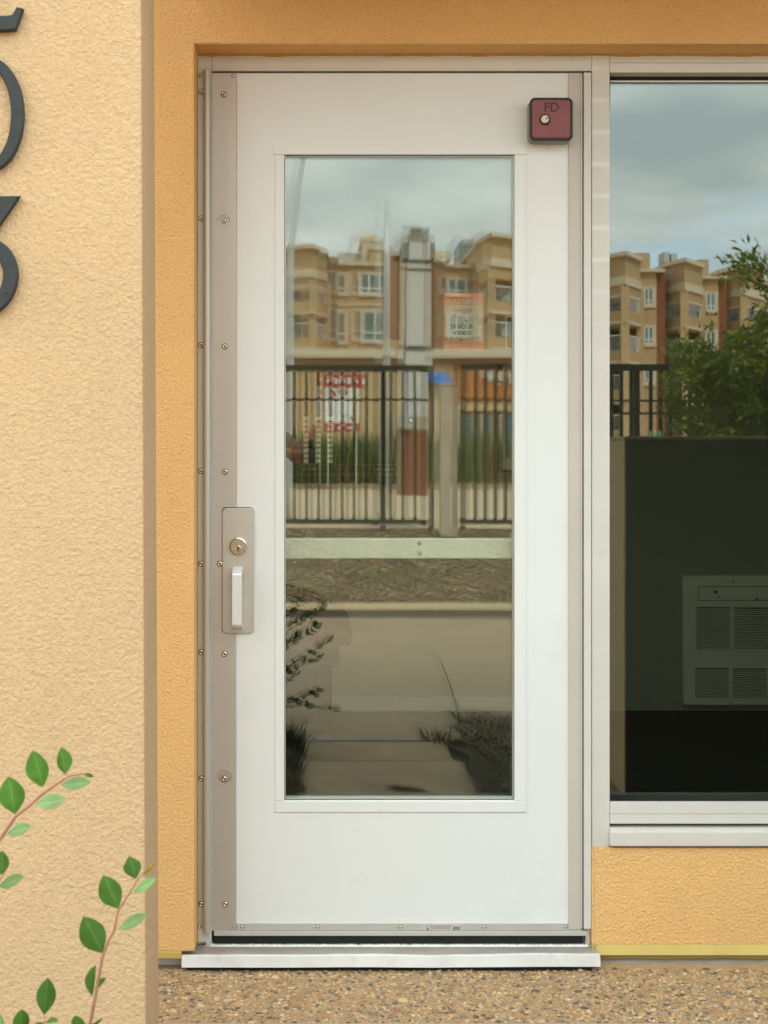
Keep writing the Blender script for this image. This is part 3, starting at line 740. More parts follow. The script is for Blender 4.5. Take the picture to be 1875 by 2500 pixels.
# round clear stickers round two of the screws
for k, (px, py, up) in enumerate(((546, 543, 1), (549, 1893, -1))):
    mb = MB(); mb.lathe([(0.0187, -0.0031), (0.0182, -0.0034), (0.00001, -0.0034)], (PX(px), PZ(py)), 32)
    s_ = mb.build('round_sticker', mat('sticker_film%d' % k, (0.47, 0.42, 0.355), 0.3, metal=0.4), dr)
    mb = MB()
    for q in range(13):
        if q % 5 == 4: continue
        a0 = R(12 + 12 * q); a1 = R(12 + 12 * q + 10.5)
        p = [(PX(px) + r * math.cos(a), PZ(py) + up * r * math.sin(a)) for r, a in ((0.0150, a0), (0.0166, a0), (0.0166, a1), (0.0150, a1))]
        mb.plate(p, -0.0036, -0.0034)
    mb.build('sticker_print', mat('sticker_ink%d' % k, (0.12, 0.10, 0.075), 0.6), s_)
# lock-edge strip on the right
mb = MB(); pbox(mb, 1388, 1417, 180, 2269, -0.005, 0.001, 0.001); pbox(mb, 1417.3, 1422, 180, 2266, -0.0075, 0.001, 0.001); mb.build('edge_strip', mat('taupe_strip_paint', (0.50, 0.455, 0.39), 0.45, var=0.04), dr)
# sweep
mb = MB(); pbox(mb, 578, 1386, 2254, 2271.5, -0.0045, 0.001, 0.0008); sw = mb.build('sweep_strip', M_ALU_L, dr)
mb = MB(); pbox(mb, 522, 1434, 2273, 2285, -0.006, 0.012, 0.0012); mb.build('sweep_strip', M_ALU_L, dr)
for px in (592, 775, 978, 1181, 1380): new_from(ss, 'screw', (PX(px), -0.0046, PZ(2262)), sw)
# bristles
mb = MB()
for t in range(1500):
    x = PX(523) + (PX(1431) - PX(523)) * t / 1500 + rnd.uniform(-0.0004, 0.0004); y = rnd.uniform(0.0, 0.010)
    l = rnd.uniform(-0.0012, 0.0012); wd = 0.00055; zb_ = 0.0285 - rnd.uniform(-0.0015, 0.001)
    mb.add([(x - wd, y, PZ(2284)), (x + wd, y, PZ(2284)), (x + l + wd * .6, y - 0.001, zb_), (x + l - wd * .6, y - 0.001, zb_)], [(0, 1, 2, 3)])
b_ = mb.build('brush', M_BRUSH, dr); b_['kind'] = 'stuff'
mb = MB(); pbox(mb, 520, 1436, 2283, 2308, 0.0115, 0.03); mb.build('brush_backing', M_BLACK, dr)
# label on the sweep: KNC
mb = MB(); pbox(mb, 1038, 1128, 2257, 2271, -0.0049, -0.0045); lb = mb.build('maker_label', mat('label_film', (0.60, 0.57, 0.52), 0.3, metal=0.2), dr)
obj('lettering', text_mesh('KNC', PX(1105), PX(1124.5), PZ(2268.2), PZ(2260), -0.0049, 0.0004, bold=0.03, shear=0.35), M_INK, lb)
mb = MB()
for row, (a, b) in enumerate(((1049, 1104), (1051, 1102), (1052, 1100), (1050, 1101))):
    x = a
    while x < b:
        l = rnd.uniform(2.5, 8); pbox(mb, x, min(b, x + l), 2259.4 + row * 2.4, 2260.6 + row * 2.4, -0.0052, -0.0049); x += l + 1.0
mb.plate([(PX(1040), PZ(2268.6)), (PX(1048), PZ(2268.6)), (PX(1044), PZ(2259.4))], -0.0052, -0.0049)
mb.build('fine_print', mat('grey_print', (0.25, 0.20, 0.17), 0.6), lb)
# handle plate with cylinder lock and pull
hp = MB(); hp.plate(rrect(PX(543), PX(620), PZ(1546), PZ(1240), 0.0115), -0.0055, -0.0002, bev=0.0012)
pl = hp.build('handle_plate', M_PLATE, dr)
mb = MB(); mb.plate(rrect(PX(541.3), PX(620.2), PZ(1546.6), PZ(1238.2), 0.0122), -0.0018, 0.0, bev=0.0); mb.build('plate_shadow_gap', M_BLACK, pl)  # black backing draws the shadow outline around the handle plate
lx, lz = PX(582), PZ(1333)
mb = MB(); mb.lathe([(0.0222, -0.0055), (0.0222, -0.009), (0.0205, -0.0125), (0.0185, -0.013), (0.0180, -0.0115), (0.0176, -0.0112)], (lx, lz), 40, 0)
mb.lathe([(0.0176, -0.0112), (0.0172, -0.0118), (0.0, -0.0118)], (lx, lz), 40, 1)
mb.lathe([(0.0082, -0.0117), (0.0080, -0.0122), (0.0072, -0.0125), (0.0, -0.0125)], (lx, PZ(1339)), 28, 0)
mb.plate([(lx - .0010, PZ(1345.5)), (lx + .0014, PZ(1345.5)), (lx + .0006, PZ(1342)), (lx + .0028, PZ(1339)), (lx + .0008, PZ(1335)), (lx - .0006, PZ(1335)), (lx - .0022, PZ(1339.5)), (lx - .0006, PZ(1342))], -0.0128, -0.0124, mi=2)
lo = mb.build('lock_cylinder', [M_CHROME, M_BRASSY, M_BLACK], pl, smooth=False)
mb = MB()
hx0, hx1 = PX(569.5), PX(593)
prof = [(-0.0055, PZ(1383)), (-0.034, PZ(1390)), (-0.045, PZ(1397)), (-0.046, PZ(1400)), (-0.046, PZ(1519)), (-0.045, PZ(1522)), (-0.034, PZ(1528)), (-0.0055, PZ(1534)),
        (-0.0055, PZ(1527)), (-0.032, PZ(1521)), (-0.0385, PZ(1517)), (-0.0385, PZ(1402)), (-0.032, PZ(1397)), (-0.0055, PZ(1391))]
bm = bmesh.new(); a = [bm.verts.new((hx0, y, z)) for y, z in prof]; fc = bm.faces.new(a)
r_ = bmesh.ops.extrude_face_region(bm, geom=[fc])
for e in r_['geom']:
    if isinstance(e, bmesh.types.BMVert): e.co.x = hx1
bmesh.ops.recalc_face_normals(bm, faces=bm.faces)
bmesh.ops.bevel(bm, geom=[e for e in bm.edges if abs(e.verts[0].co.x - e.verts[1].co.x) < 1e-6], offset=0.001, segments=2, affect='EDGES')
mb.bm(bm); mb.build('pull_handle', mat('pull_aluminium', (0.72, 0.72, 0.71), 0.33, metal=0.3), pl)
# push bar inside
mb = MB(); pbox(mb, 690, 1252, 1314, 1364, 0.060, 0.10, 0.003)
pb = mb.build('push_bar', mat('push_bar_aluminium', (0.62, 0.64, 0.58), 0.4, metal=0.35, var=0.08, vscale=18), dr)
for py in (1326, 1351): new_from(ss, 'screw', (PX(1024, 0.06), 0.0598, PZ(py, 0.06)), pb)
mb = MB(); pbox(mb, 675, 694, 1300, 1376, 0.046, 0.10, 0.004); pbox(mb, 1252, 1275, 1300, 1376, 0.046, 0.10, 0.004); mb.build('push_bar_bracket', M_ALU, dr)
new_from(ss, 'screw', (PX(1004), 0.0096, PZ(1027)), dr)

# ================================================================== FD KEY BOX
kb = thing('key_box', (PX(1345), 0, PZ(355)), 'small fire department key box with faded red lid on upper door corner', 'key box')
fx0, fx1, fz0, fz1 = PX(1294, -0.054), PX(1398.6, -0.054), PZ(342.6, -0.054), PZ(238.2, -0.054)
mb = MB(); mb.plate(rrect(fx0, fx1, fz0, fz1, 0.013, 5), -0.046, -0.0085, bev=0.0); mb.build('box_body', M_BOX, kb)
mb = MB(); mb.plate(rrect(fx0 - .0004, fx1 + .0004, fz0 - .0004, fz1 + .0004, 0.013, 6), -0.054, -0.0455, bev=0.003); lidk = mb.build('box_rim', M_RUBBER, kb)
mb = MB(); mb.plate(rrect(PX(1299.5, -.056), PX(1392.2, -.056), PZ(336.5, -.056), PZ(244.2, -.056), 0.008, 6), -0.056, -0.0535, bev=0.0012); lid = mb.build('red_lid', M_RED, kb)
obj('lettering', text_mesh('FD', PX(1329.5, -.057), PX(1365, -.057), PZ(273, -.057), PZ(249.8, -.057), -0.0562, 0.0004, bold=0.022), M_REDD, lid)
mb = MB(); c = (PX(1330.5, -.056), PZ(292.5, -.056))
mb.lathe([(0.0140, -0.0561), (0.0136, -0.0575), (0.0118, -0.0578), (0.0112, -0.0562)], c, 28, 1)
mb.lathe([(0.0112, -0.0563), (0.0098, -0.0563)], c, 28, 2)
mb.lathe([(0.0098, -0.0563), (0.0096, -0.0600), (0.0085, -0.0612), (0.0, -0.0612)], (c[0] - .0002, c[1] + .0008), 28, 0)
mb.plate([(c[0] + .0015, c[1] + .0010), (c[0] + .0035, c[1] - .0010), (c[0] + .0060, c[1] + .0020), (c[0] + .0085, c[1] + .0030), (c[0] + .0050, c[1] + .0048)], -0.0616, -0.0612, mi=2)
mb.build('lock', [mat('worn_lock_metal', (0.60, 0.52, 0.40), 0.5, metal=0.25), M_REDD, M_BLACK], kb)

# ================================================================== WARNING SIGN on the inside of the glass
ws = thing('warning_sign', (PX(1132), 0.034, PZ(855)), 'red and white video surveillance warning sign behind the door glass', 'sign')
y0 = 0.0375
mb = MB(); pbox(mb, 1083, 1181, 716, 855, y0, y0 + 0.0008); mb.build('sign_board', M_SIGNR, ws)
mb = MB(); pbox(mb, 1086.5, 1177.5, 745, 832, y0 - 0.0003, y0); wc = mb.build('white_field', M_FADED, ws)
def wtxt(s, a, b, c, d_, m, par, yy, bold=0.02): obj('lettering', text_mesh(s, PX(a), PX(b), PZ(d_), PZ(c), yy, 0.0003, bold=bold), m, par)
wtxt('WARNING', 1091, 1173, 725, 740, M_FADED, ws, y0 - 0.0001, 0.01)
wtxt('24 HOUR', 1102, 1160, 788, 800, M_INK, wc, y0 - 0.0003)
wtxt('VIDEO', 1109, 1154, 804, 815, M_INK, wc, y0 - 0.0003, 0.03)
wtxt('SURVEILLANCE', 1089, 1176, 819, 828, M_INK, wc, y0 - 0.0003)
wtxt('NO TRESPASSING', 1089, 1176, 838, 849, M_FADED, ws, y0 - 0.0001, 0.01)
def poly(pts, m, name, par, yy): 
    q = MB(); q.plate([(PX(a), PZ(b)) for a, b in pts], yy - 0.0003, yy); return q.build(name, m, par)
poly([(1111, 753), (1155, 748), (1155, 758), (1146, 764), (1134, 764), (1132, 755), (1111, 757)], mat('sign_grey', (0.20, 0.17, 0.15), 0.6), 'camera_print', wc, y0 - 0.0003)
poly([(1137, 777), (1141, 776), (1147, 783), (1144, 784)], M_INK, 'camera_print', wc, y0 - 0.0003)
q = MB(); q.lathe([(0.0095, y0 - 0.0005), (0.0080, y0 - 0.0005)], (PX(1118), PZ(764)), 24); q.lathe([(0.0045, y0 - 0.0006), (0.0, y0 - 0.0006)], (PX(1114), PZ(765)), 20, 1)
q.build('camera_print', [mat('sign_grey2', (0.30, 0.26, 0.22), 0.6), M_SIGNR], wc)

# ================================================================== HEATER on the interior back wall
ht = thing('wall_heater', (PX(1790, YB), YB - .02, ZF), 'beige louvred wall heater low on the dark room wall behind window', 'heater')
yh = YB - 0.055
def hbox(mb, a, b, c, d_, ya, yb_, bev=0.0, mi=0): return pbox(mb, a, b, c, d_, ya, yb_, bev, mi)
mb = MB(); hbox(mb, 1672, 1913, 1405, 1722, yh, YB - 0.001, 0.006); mb.build('cover', M_HEAT, ht)
mb = MB(); mb.plate(rrect(PX(1704, yh), PX(1876, yh), PZ(1467, yh), PZ(1431, yh), 0.010), yh - 0.0012, yh - 0.0002); fr_ = mb.build('control_panel', M_INK, ht)
mb = MB(); mb.plate(rrect(PX(1705.5, yh), PX(1874.5, yh), PZ(1465.5, yh), PZ(1432.5, yh), 0.008), yh - 0.0022, yh - 0.0010); mb.build('panel_face', M_HEAT, fr_)
mb = MB(); mb.lathe([(0.0075, yh - 0.002), (0.007, yh - 0.014), (0.0, yh - 0.014)], (PX(1746, yh), PZ(1445, yh)), 16); mb.lathe([(0.004, yh - 0.002), (0.0, yh - 0.004)], (PX(1754, yh), PZ(1457.5, yh)), 12); mb.build('knob', M_INK, fr_)
mb = MB(); mb.lathe([(0.006, yh - 0.0023), (0.0042, yh - 0.0024)], (PX(1847, yh), PZ(1463, yh)), 20)
pts = [(PX(1853 + k * 1.3, yh), yh - 0.0024, PZ(1463 + (1.0 if k % 2 else -0.6), yh)) for k in range(15)]
mb.tube(pts, 0.0009, 4); mb.build('script_logo', M_INK, fr_)
mb = MB(); mb.lathe([(0.0048, yh - 0.0001), (0.0, yh - 0.002)], (PX(1790, yh), PZ(1418.5, yh)), 12); mb.build('screw', M_INK, ht)
mb = MB(); mb.lathe([(0.003, yh - 0.0001), (0.0, yh - 0.002)], (PX(1782, yh), PZ(1716, yh)), 12); mb.build('screw', M_INK, ht)
for (a, b, c, d_, n) in ((1700, 1782.5, 1482, 1584, 21), (1792.5, 1875, 1483, 1585, 21), (1697, 1779, 1631, 1703.5, 15), (1789, 1872, 1632, 1704.5, 15)):
    mb = MB(); hbox(mb, a, b, c, d_, yh - 0.0006, yh + 0.0002); gr = mb.build('grille', M_BLACK, ht)
    st = (d_ - c) / n
    m0 = MB(); x0_, x1_ = PX(a - 1, yh), PX(b + 1, yh); hh = st * 0.5 * (D + yh) / D / 1000
    m0.add([(x0_, -0.0045, -hh / 2), (x1_, -0.0045, -hh / 2), (x1_, -0.0036, hh / 2), (x0_, -0.0036, hh / 2), (x0_, 0.0, -hh / 2), (x1_, 0.0, -hh / 2), (x1_, 0.0, hh / 2), (x0_, 0.0, hh / 2)],
           [(0, 1, 2, 3), (0, 4, 5, 1), (3, 2, 6, 7), (0, 3, 7, 4), (1, 5, 6, 2)])
    me = m0.mesh('slat'); me.materials.append(M_HEAT)
    for k in range(n): new_from(me, 'slat', (0, yh - 0.0007, PZ(c + st * (k + 0.98), yh)), gr)

# ================================================================== FIRE PANEL, INTERCOM, ARMCHAIR inside
yp = YB - 0.10
fp = thing('fire_alarm_panel', (PX(842, yp), YB, PZ(1180, yp)), 'dark fire control panel with pale key columns seen through door glass', 'control panel')
mb = MB(); pbox(mb, 712, 972, 905, 1182, yp, YB - 0.001, 0.006); mb.build('cabinet', M_PANELK, fp)
mb = MB(); pbox(mb, 727, 970, 1136, 1154, yp - 0.004, yp, 0.001); st_ = mb.build('name_strip', M_PANELK, fp)
obj('lettering', text_mesh('4100', PX(737, yp), PX(772, yp), PZ(1150, yp), PZ(1140, yp), yp - 0.004, 0.001), mat('panel_print', (0.45, 0.45, 0.38), 0.6), st_)
obj('lettering', text_mesh('ES', PX(774, yp), PX(788, yp), PZ(1150, yp), PZ(1140, yp), yp - 0.004, 0.001), M_SIGNR, st_)
obj('lettering', text_mesh('Fire Control', PX(912, yp), PX(961, yp), PZ(1150, yp), PZ(1140, yp), yp - 0.004, 0.001), mat('panel_print2', (0.30, 0.31, 0.24), 0.6), st_)
mb = MB(); pbox(mb, 727, 970, 1154, 1163, yp - 0.006, yp, 0.001); pbox(mb, 727, 970, 1134, 1136, yp - 0.006, yp); mb.build('trim_strip', M_PANELG, fp)
key = None
for cx_ in (747, 776.5, 806):
    for k in range(9):
        py = 1022 + k * 12.9
        m0 = MB(); pbox(m0, cx_ - 6, cx_ + 6, py - 5, py + 5.4, yp - 0.006, yp, 0.001); m0.build('key', M_KEY, fp)
ic = thing('intercom_handset', (PX(1236, YB), YB, PZ(1015, YB)), 'beige handset unit on a black plate at right edge of door glass', 'intercom')
mb = MB(); pbox(mb, 1217, 1275, 890, 1152, YB - 0.03, YB - 0.001, 0.003); mb.build('back_plate', M_PANELK, ic)
mb = MB(); pbox(mb, 1229, 1275, 890, 1148, YB - 0.06, YB - 0.031, 0.008); mb.build('housing', M_HEAT, ic)
mb = MB(); pbox(mb, 1238, 1248, 916, 1118, YB - 0.10, YB - 0.06, 0.012); mb.build('handset', mat('handset_olive', (0.15, 0.12, 0.06), 0.5), ic)
fr2 = thing('wall_frame', (PX(1250, YB), YB, PZ(850, YB)), 'thin pale outlined frame on the room wall beside the sign', 'frame')
mb = MB(); mb.ring((PX(1234, YB), PX(1300, YB), PZ(853, YB), PZ(772, YB)), (PX(1236.5, YB), PX(1297, YB), PZ(850.5, YB), PZ(774.5, YB)), YB - 0.02, YB - 0.001); mb.build('moulding', M_KEY, fr2)
mb = MB(); pbox(mb, 1236.5, 1297, 774.5, 850.5, YB - 0.008, YB - 0.0012); mb.build('backing', M_SOFA, fr2)
ya = 2.2
ar = thing('armchair', (PX(690, ya), ya + .3, ZF), 'dark rounded upholstered seat dimly seen low through the door glass', 'seat')
def A(px, py): return (PX(px, ya), PZ(py, ya))
back = [A(560, 1470), A(620, 1448), A(700, 1449), A(745, 1462), A(790, 1482), A(830, 1505), A(852, 1524), A(860, 1545), A(861, 1560), A(856, 1576), A(848, 1580), A(836, 1577), A(560, 1577)]
mb = MB(); mb.plate(back, ya, ya + 0.45, bev=0.02); mb.build('backrest', M_SOFA, ar)
mb = MB(); mb.plate([A(562, 1578), A(831, 1578), A(830, 1620), A(825, 1628), A(814, 1631), A(562, 1631)], ya + 0.02, ya + 0.55, bev=0.012); mb.build('seat', M_SOFA, ar)
mb = MB(); mb.plate([A(566, 1632), A(812, 1632), A(809, 1790), A(566, 1790)], ya + 0.03, ya + 0.5, bev=0.01); mb.build('base', M_SOFA, ar)
zlow = PZ(1790, ya)
for a, b in ((575, ya + .06), (795, ya + .06), (575, ya + .45), (795, ya + .45)):
    mb = MB(); mb.box(PX(a, ya), PX(a, ya) + 0.03, b, b + 0.03, ZF, zlow + 0.01); mb.build('leg', M_SOFA, ar)

# ================================================================== ADDRESS PILLAR + NUMERALS
YP = -0.95
pr = thing('address_pillar', (-0.59, -0.85, 0), 'cream stucco address wall at the left with charcoal house numerals', 'pillar')
xr = PX(350, YP)
mb = MB(); mb.box(-0.865, xr, YP, -0.748, -0.03, 3.1, 0.006); p_ = mb.build('shaft', M_PILLAR, pr)
p_.rotation_euler = (0, 0, 0)
# a slight lean, as in the photograph
me = p_.data
for v in me.vertices: v.co.x += 0.0046 * (1.2 - v.co.z)
mb = MB(); mb.box(-0.90, xr + 0.035, YP - 0.035, -0.748, 3.1, 3.18, 0.01); mb.build('cap', M_PILLAR, pr)
def ribbon(secs, y0, th, closed=False, ch=0.0025):
    """secs: (left (x, z), right (x, z)) cross-sections"""
    m_ = MB(); v = []; n = len(secs)
    for (l, r) in secs:
        l = Vector(l); r = Vector(r); dv = (r - l); ln = max(dv.length, 1e-5); c = min(ch, ln * 0.3); u = dv / ln
        for p, y in ((l, y0 + th), (l, y0 + c), (l + u * c, y0), (r - u * c, y0), (r, y0 + c), (r, y0 + th)): v.append((p.x, y, p.y))
    f = []
    for k in range(n if closed else n - 1):
        j = (k + 1) % n
        for q in range(6): f.append((k * 6 + q, k * 6 + (q + 1) % 6, j * 6 + (q + 1) % 6, j * 6 + q))
    if not closed: f += [tuple(range(6))[::-1], tuple((n - 1) * 6 + q for q in range(6))]
    return m_.add(v, f)
def stroke(pts, wid):
    secs = []; n = len(pts)
    for k in range(n):
        a = Vector(pts[max(0, k - 1)]); b = Vector(pts[min(n - 1, k + 1)]); d_ = (b - a).normalized(); nn_ = Vector((-d_.y, d_.x))
        wv = wid[k] if isinstance(wid, (list, tuple)) else wid
        secs.append((Vector(pts[k]) + nn_ * wv / 2, Vector(pts[k]) - nn_ * wv / 2))
    return secs
YN = YP - 0.016
def S(dx, dy): return (PX(dx * 1.1302, YN), PZ(dy * 1.1302, YN))
def spline(pts, n=8):
    out_ = []
    P = [Vector(pts[0])] + [Vector(p) for p in pts] + [Vector(pts[-1])]
    for i in range(1, len(P) - 2):
        for k in range(n):
            t = k / n; a, b, c, d_ = P[i - 1], P[i], P[i + 1], P[i + 2]
            out_.append(0.5 * ((2 * b) + (c - a) * t + (2 * a - 5 * b + 4 * c - d_) * t * t + (3 * b - a - 3 * c + d_) * t ** 3))
    out_.append(P[-2]); return out_
U = 0.82e-3
G = 'charcoal house numerals fixed up the cream wall'
def numeral(nm, label, parts, holes):
    t = thing(nm, (S(*holes[0])[0], YP, S(*holes[0])[1]), label, 'house number', G)
    for b in parts: obj('figure', b.mesh('figure'), M_NUM, t)
    for h in holes:
        q = MB(); x, z = S(*h); q.lathe([(0.0042, YN - 0.0004), (0.0036, YN + 0.0001), (0.0, YN + 0.0015)], (x, z), 14); q.build('screw', M_INK, t)
    return t
ring = []
for k in range(56):
    a = 2 * math.pi * k / 56
    ring.append((S(-25 + 76 * math.cos(a), 246 + 124 * math.sin(a)), S(-25 + 48 * math.cos(a), 246 + 100 * math.sin(a))))
numeral('house_numeral', 'charcoal metal numeral zero, middle of the three on cream wall', [ribbon(ring, YN, 0.012, True)], [(37, 242), (-87, 242)])
top3 = ribbon([(S(-120, 423), S(-120, 449)), (S(8, 423), S(8, 449)), (S(43, 423), S(38, 427))], YN, 0.012)
dia = ribbon([(S(-10, 449), S(39.5, 428)), (S(-34, 500), S(0, 484)), (S(-52, 530), S(-28, 520))], YN + 0.0002, 0.0118)
bowl = spline([S(-40, 527), S(-15, 531), S(10, 552), S(22, 590), S(12, 632), S(-14, 660), S(-50, 671), S(-90, 660), S(-118, 632)], 6)
numeral('house_numeral', 'charcoal metal flat-topped numeral three, lowest on the cream wall', [top3, dia, ribbon(stroke(bowl, 32 * U), YN + 0.0004, 0.0116)], [(14, 638), (-100, 436)])
b2 = ribbon([(S(-120, 33), S(-112, 66)), (S(-50, 33), S(-50, 66)), (S(14, 33), S(14, 66)), (S(26, 31), S(33, 64)), (S(35, 15), S(50, 18))], YN, 0.012)
arc = spline([S(-112, -110), S(-95, -160), S(-45, -178), S(5, -160), S(22, -118), S(0, -70), S(-50, -15), S(-98, 35)], 6)
numeral('house_numeral', 'charcoal metal numeral two, topmost and cut by photo edge', [b2, ribbon(stroke(arc, 31 * U), YN + 0.0004, 0.0116)], [(-20, 50), (-40, -177)])

# low stucco wall facing the window on the other side of the walk
M_DARKB = mat('dark_wall_face', (0.022, 0.022, 0.016), 0.85, var=0.2, vscale=4)
lw = thing('low_stucco_wall', (1.9, -1.03, 0), 'low cream stucco wall with a dark face mirrored in the window', 'wall')
dl = 1.60
xw = RX(1526, dl + 0.085); zw = RZ(1073, dl + 0.085)
mb = MB(); mb.box(xw, 4.2, -dl - 0.30, -dl - 0.012, -0.03, zw, 0.004); mb.build('shaft', M_PILLAR, lw)
mb = MB(); mb.box(xw + 0.004, 4.19, -dl - 0.0115, -dl, -0.02, zw - 0.002, 0.002); mb.build('added_dark_face', M_DARKB, lw)  # thin slab added to make the window-side face dark
mb = MB(); mb.box(xw - 0.002, 4.22, -dl - 0.302, -dl + 0.002, zw, zw + 0.012, 0.003); mb.build('cap', M_CONC, lw)

# ================================================================== LEAFY TWIGS in front of the pillar
def leaf_mesh(base, tip, width, side, fold=0.45, bend=0.12, notch=False):
    """ovate leaf from base to tip, folded along the midrib; side = direction the blade spreads towards"""
    b, t = Vector(base), Vector(tip); ax = t - b; ln = ax.length; d_ = ax.normalized()
    s_ = Vector(side); s_ = (s_ - d_ * s_.dot(d_)).normalized(); nrm = d_.cross(s_)
    m_ = MB(); v = []; n = 9
    prof = [0.05, 0.42, 0.76, 0.95, 1.0, 0.93, 0.74, 0.45, 0.0]
    for k in range(n):
        u = k / (n - 1); c = b + ax * u + nrm * (bend * ln * (u * u - u) * 1.2)
        hw = width / 2 * prof[k]
        if notch and k >= 6: c = c - ax * 0.10
        for q in (-1, -0.5, -0.028, 0.028, 0.5, 1):
            v.append(c + s_ * (q * hw) + nrm * (abs(q) * hw * fold * (1 if True else 0)) + nrm * (0.03 * hw * math.sin(k * 2.1 + q)))
    f = [(k * 6 + q, k * 6 + q + 1, (k + 1) * 6 + q + 1, (k + 1) * 6 + q) for k in range(n - 1) for q in range(5)]
    th = nrm * -0.0004
    nv = len(v); v2 = v + [p + th for p in v]
    f2 = f + [tuple(nv + i for i in reversed(q)) for q in f]
    m_.add(v2, f2); m_.mi = [1 if k % 5 == 2 else 0 for k in range(len(f2))]
    me = m_.mesh('leaf'); me.polygons.foreach_set('use_smooth', [True] * len(me.polygons)); return me
YT = -1.62
def T7(x, y, dy=0.0):      # zoom pixels of the lower left corner -> point on the twig plane
    px = x * 0.339; py = 1750 + y * 0.339
    return Vector((PX(px, YT + dy), YT + dy, PZ(py, YT + dy)))
u7 = 0.339e-3 * (D + YT) / D
def twig(lab, stem, r0, leaves, base):
    t = thing('leafy_shrub', base, lab, 'shrub', 'leafy shrubs in the planting bed')
    pts = [T7(*p) for p in stem]
    full = [Vector(base), Vector(base) * 0.45 + pts[0] * 0.55 + Vector((0.01, -0.02, 0))] + pts
    sp = spline([tuple(p) for p in full], 5) if False else full
    rr = [r0 * (1.5 - 1.15 * k / (len(full) - 1)) for k in range(len(full))]
    m_ = MB(); m_.tube(full, rr, 8); m_.build('stem', M_STEM, t, smooth=True)
    for (b, tp, wd, pale, yaw, fold, notch) in leaves:
        sv = Vector((0.1, 0.55, 0.8)) if pale == 1 else Vector((math.cos(yaw), math.sin(yaw), 0.15))
        me = leaf_mesh(T7(*b), T7(*tp), wd * u7 * (0.78 if pale == 1 else 1.0), sv, fold=fold * (1.0 if pale == 1 else 1.6), notch=notch)
        obj('leaf', me, [(M_LEAFP if pale == 1 else M_BUD if pale == 2 else M_LEAF), (M_MID if pale != 1 else M_VEIN)], t)
    return t
# side vector x-axis faces the lens; turn for leaves seen edge-on
twig('green twig arching from the left edge with five broad leaves before the cream wall',
     [(-120, 1010, 0), (0, 880, 0), (110, 718, 0), (200, 650, 0), (300, 560, 0), (400, 490, 0), (500, 425, 0), (590, 408, 0), (645, 425, 0)], 0.0022,
     [((110, 700), (60, 428, 0.01), 190, 0, 0.25, 0.35, 0), ((308, 505), (236, 240, 0.01), 165, 0, 0.35, 0.4, 0), ((470, 413), (443, 218, 0.01), 122, 0, -0.2, 0.3, 0),
      ((440, 488), (655, 470, -0.03), 130, 1, 0.35, 0.25, 0), ((262, 625), (478, 595, -0.03), 150, 1, 0.35, 0.25, 0), ((55, 838), (226, 790, -0.03), 130, 1, 0.35, 0.3, 0),
      ((600, 412), (676, 432, 0.0), 30, 0, 0.2, 0.5, 0)], (-0.62, -1.66, 0.0))
twig('short twig at the left edge with two leaves below the arching twig',
     [(-160, 1330, 0), (-60, 1230, 0), (10, 1160, 0), (40, 1120, 0)], 0.0016,
     [((12, 1140), (14, 962, 0.01), 108, 0, 0.3, 0.35, 0), ((-10, 1218), (172, 1150, -0.03), 130, 1, 0.35, 0.25, 0), ((-60, 1230), (-110, 1040, 0.0), 130, 0, 0.2, 0.3, 0)], (-0.66, -1.60, 0.0))
twig('tall upright twig with broad leaves in front of the cream pillar corner',
     [(620, 2330, 0), (650, 2200, 0), (690, 2000, 0), (735, 1740, 0), (775, 1630, 0), (820, 1545, 0), (850, 1400, 0), (935, 1265, 0), (1005, 1150, 0), (1050, 1100, 0)], 0.0020,
     [((978, 1165), (925, 985, 0.01), 130, 0, 0.2, 0.35, 1), ((965, 1262), (1128, 1165, -0.02), 120, 1, 0.35, 0.3, 0), ((1028, 1142), (1116, 1050, 0), 30, 2, 0.3, 0.4, 0),
      ((852, 1380), (742, 1140, 0.01), 170, 0, 0.3, 0.4, 0), ((738, 1700), (598, 1438, 0.01), 190, 0, 0.25, 0.35, 0), ((855, 1528), (1062, 1420, -0.03), 130, 1, 0.35, 0.28, 0),
      ((700, 1960), (768, 1880, 0.0), 70, 0, 0.6, 0.6, 0), ((665, 2010), (690, 1785, 0.01), 95, 0, 0.9, 0.7, 0)], (-0.46, -1.66, 0.0))
twig('low leafy twigs poking up along the bottom left edge of the view',
     [(330, 2420, 0), (325, 2250, 0), (318, 2150, 0)], 0.0018,
     [((318, 2145), (346, 1878, 0.01), 142, 0, 0.2, 0.35, 0), ((150, 2290), (160, 2105, 0.0), 120, 0, 0.3, 0.3, 0), ((30, 2290), (-20, 2120, 0.0), 90, 1, 0.3, 0.3, 0),
      ((560, 2290), (545, 2150, 0.0), 110, 0, -0.3, 0.35, 0), ((640, 2245), (738, 2178, -0.02), 90, 0, 0.9, 0.3, 0), ((330, 2200), (420, 2190, 0.0), 80, 0, 0.6, 0.3, 0), ((330, 2230), (240, 2215, 0.0), 80, 0, 0.6, 0.3, 0)], (-0.52, -1.60, 0.0))

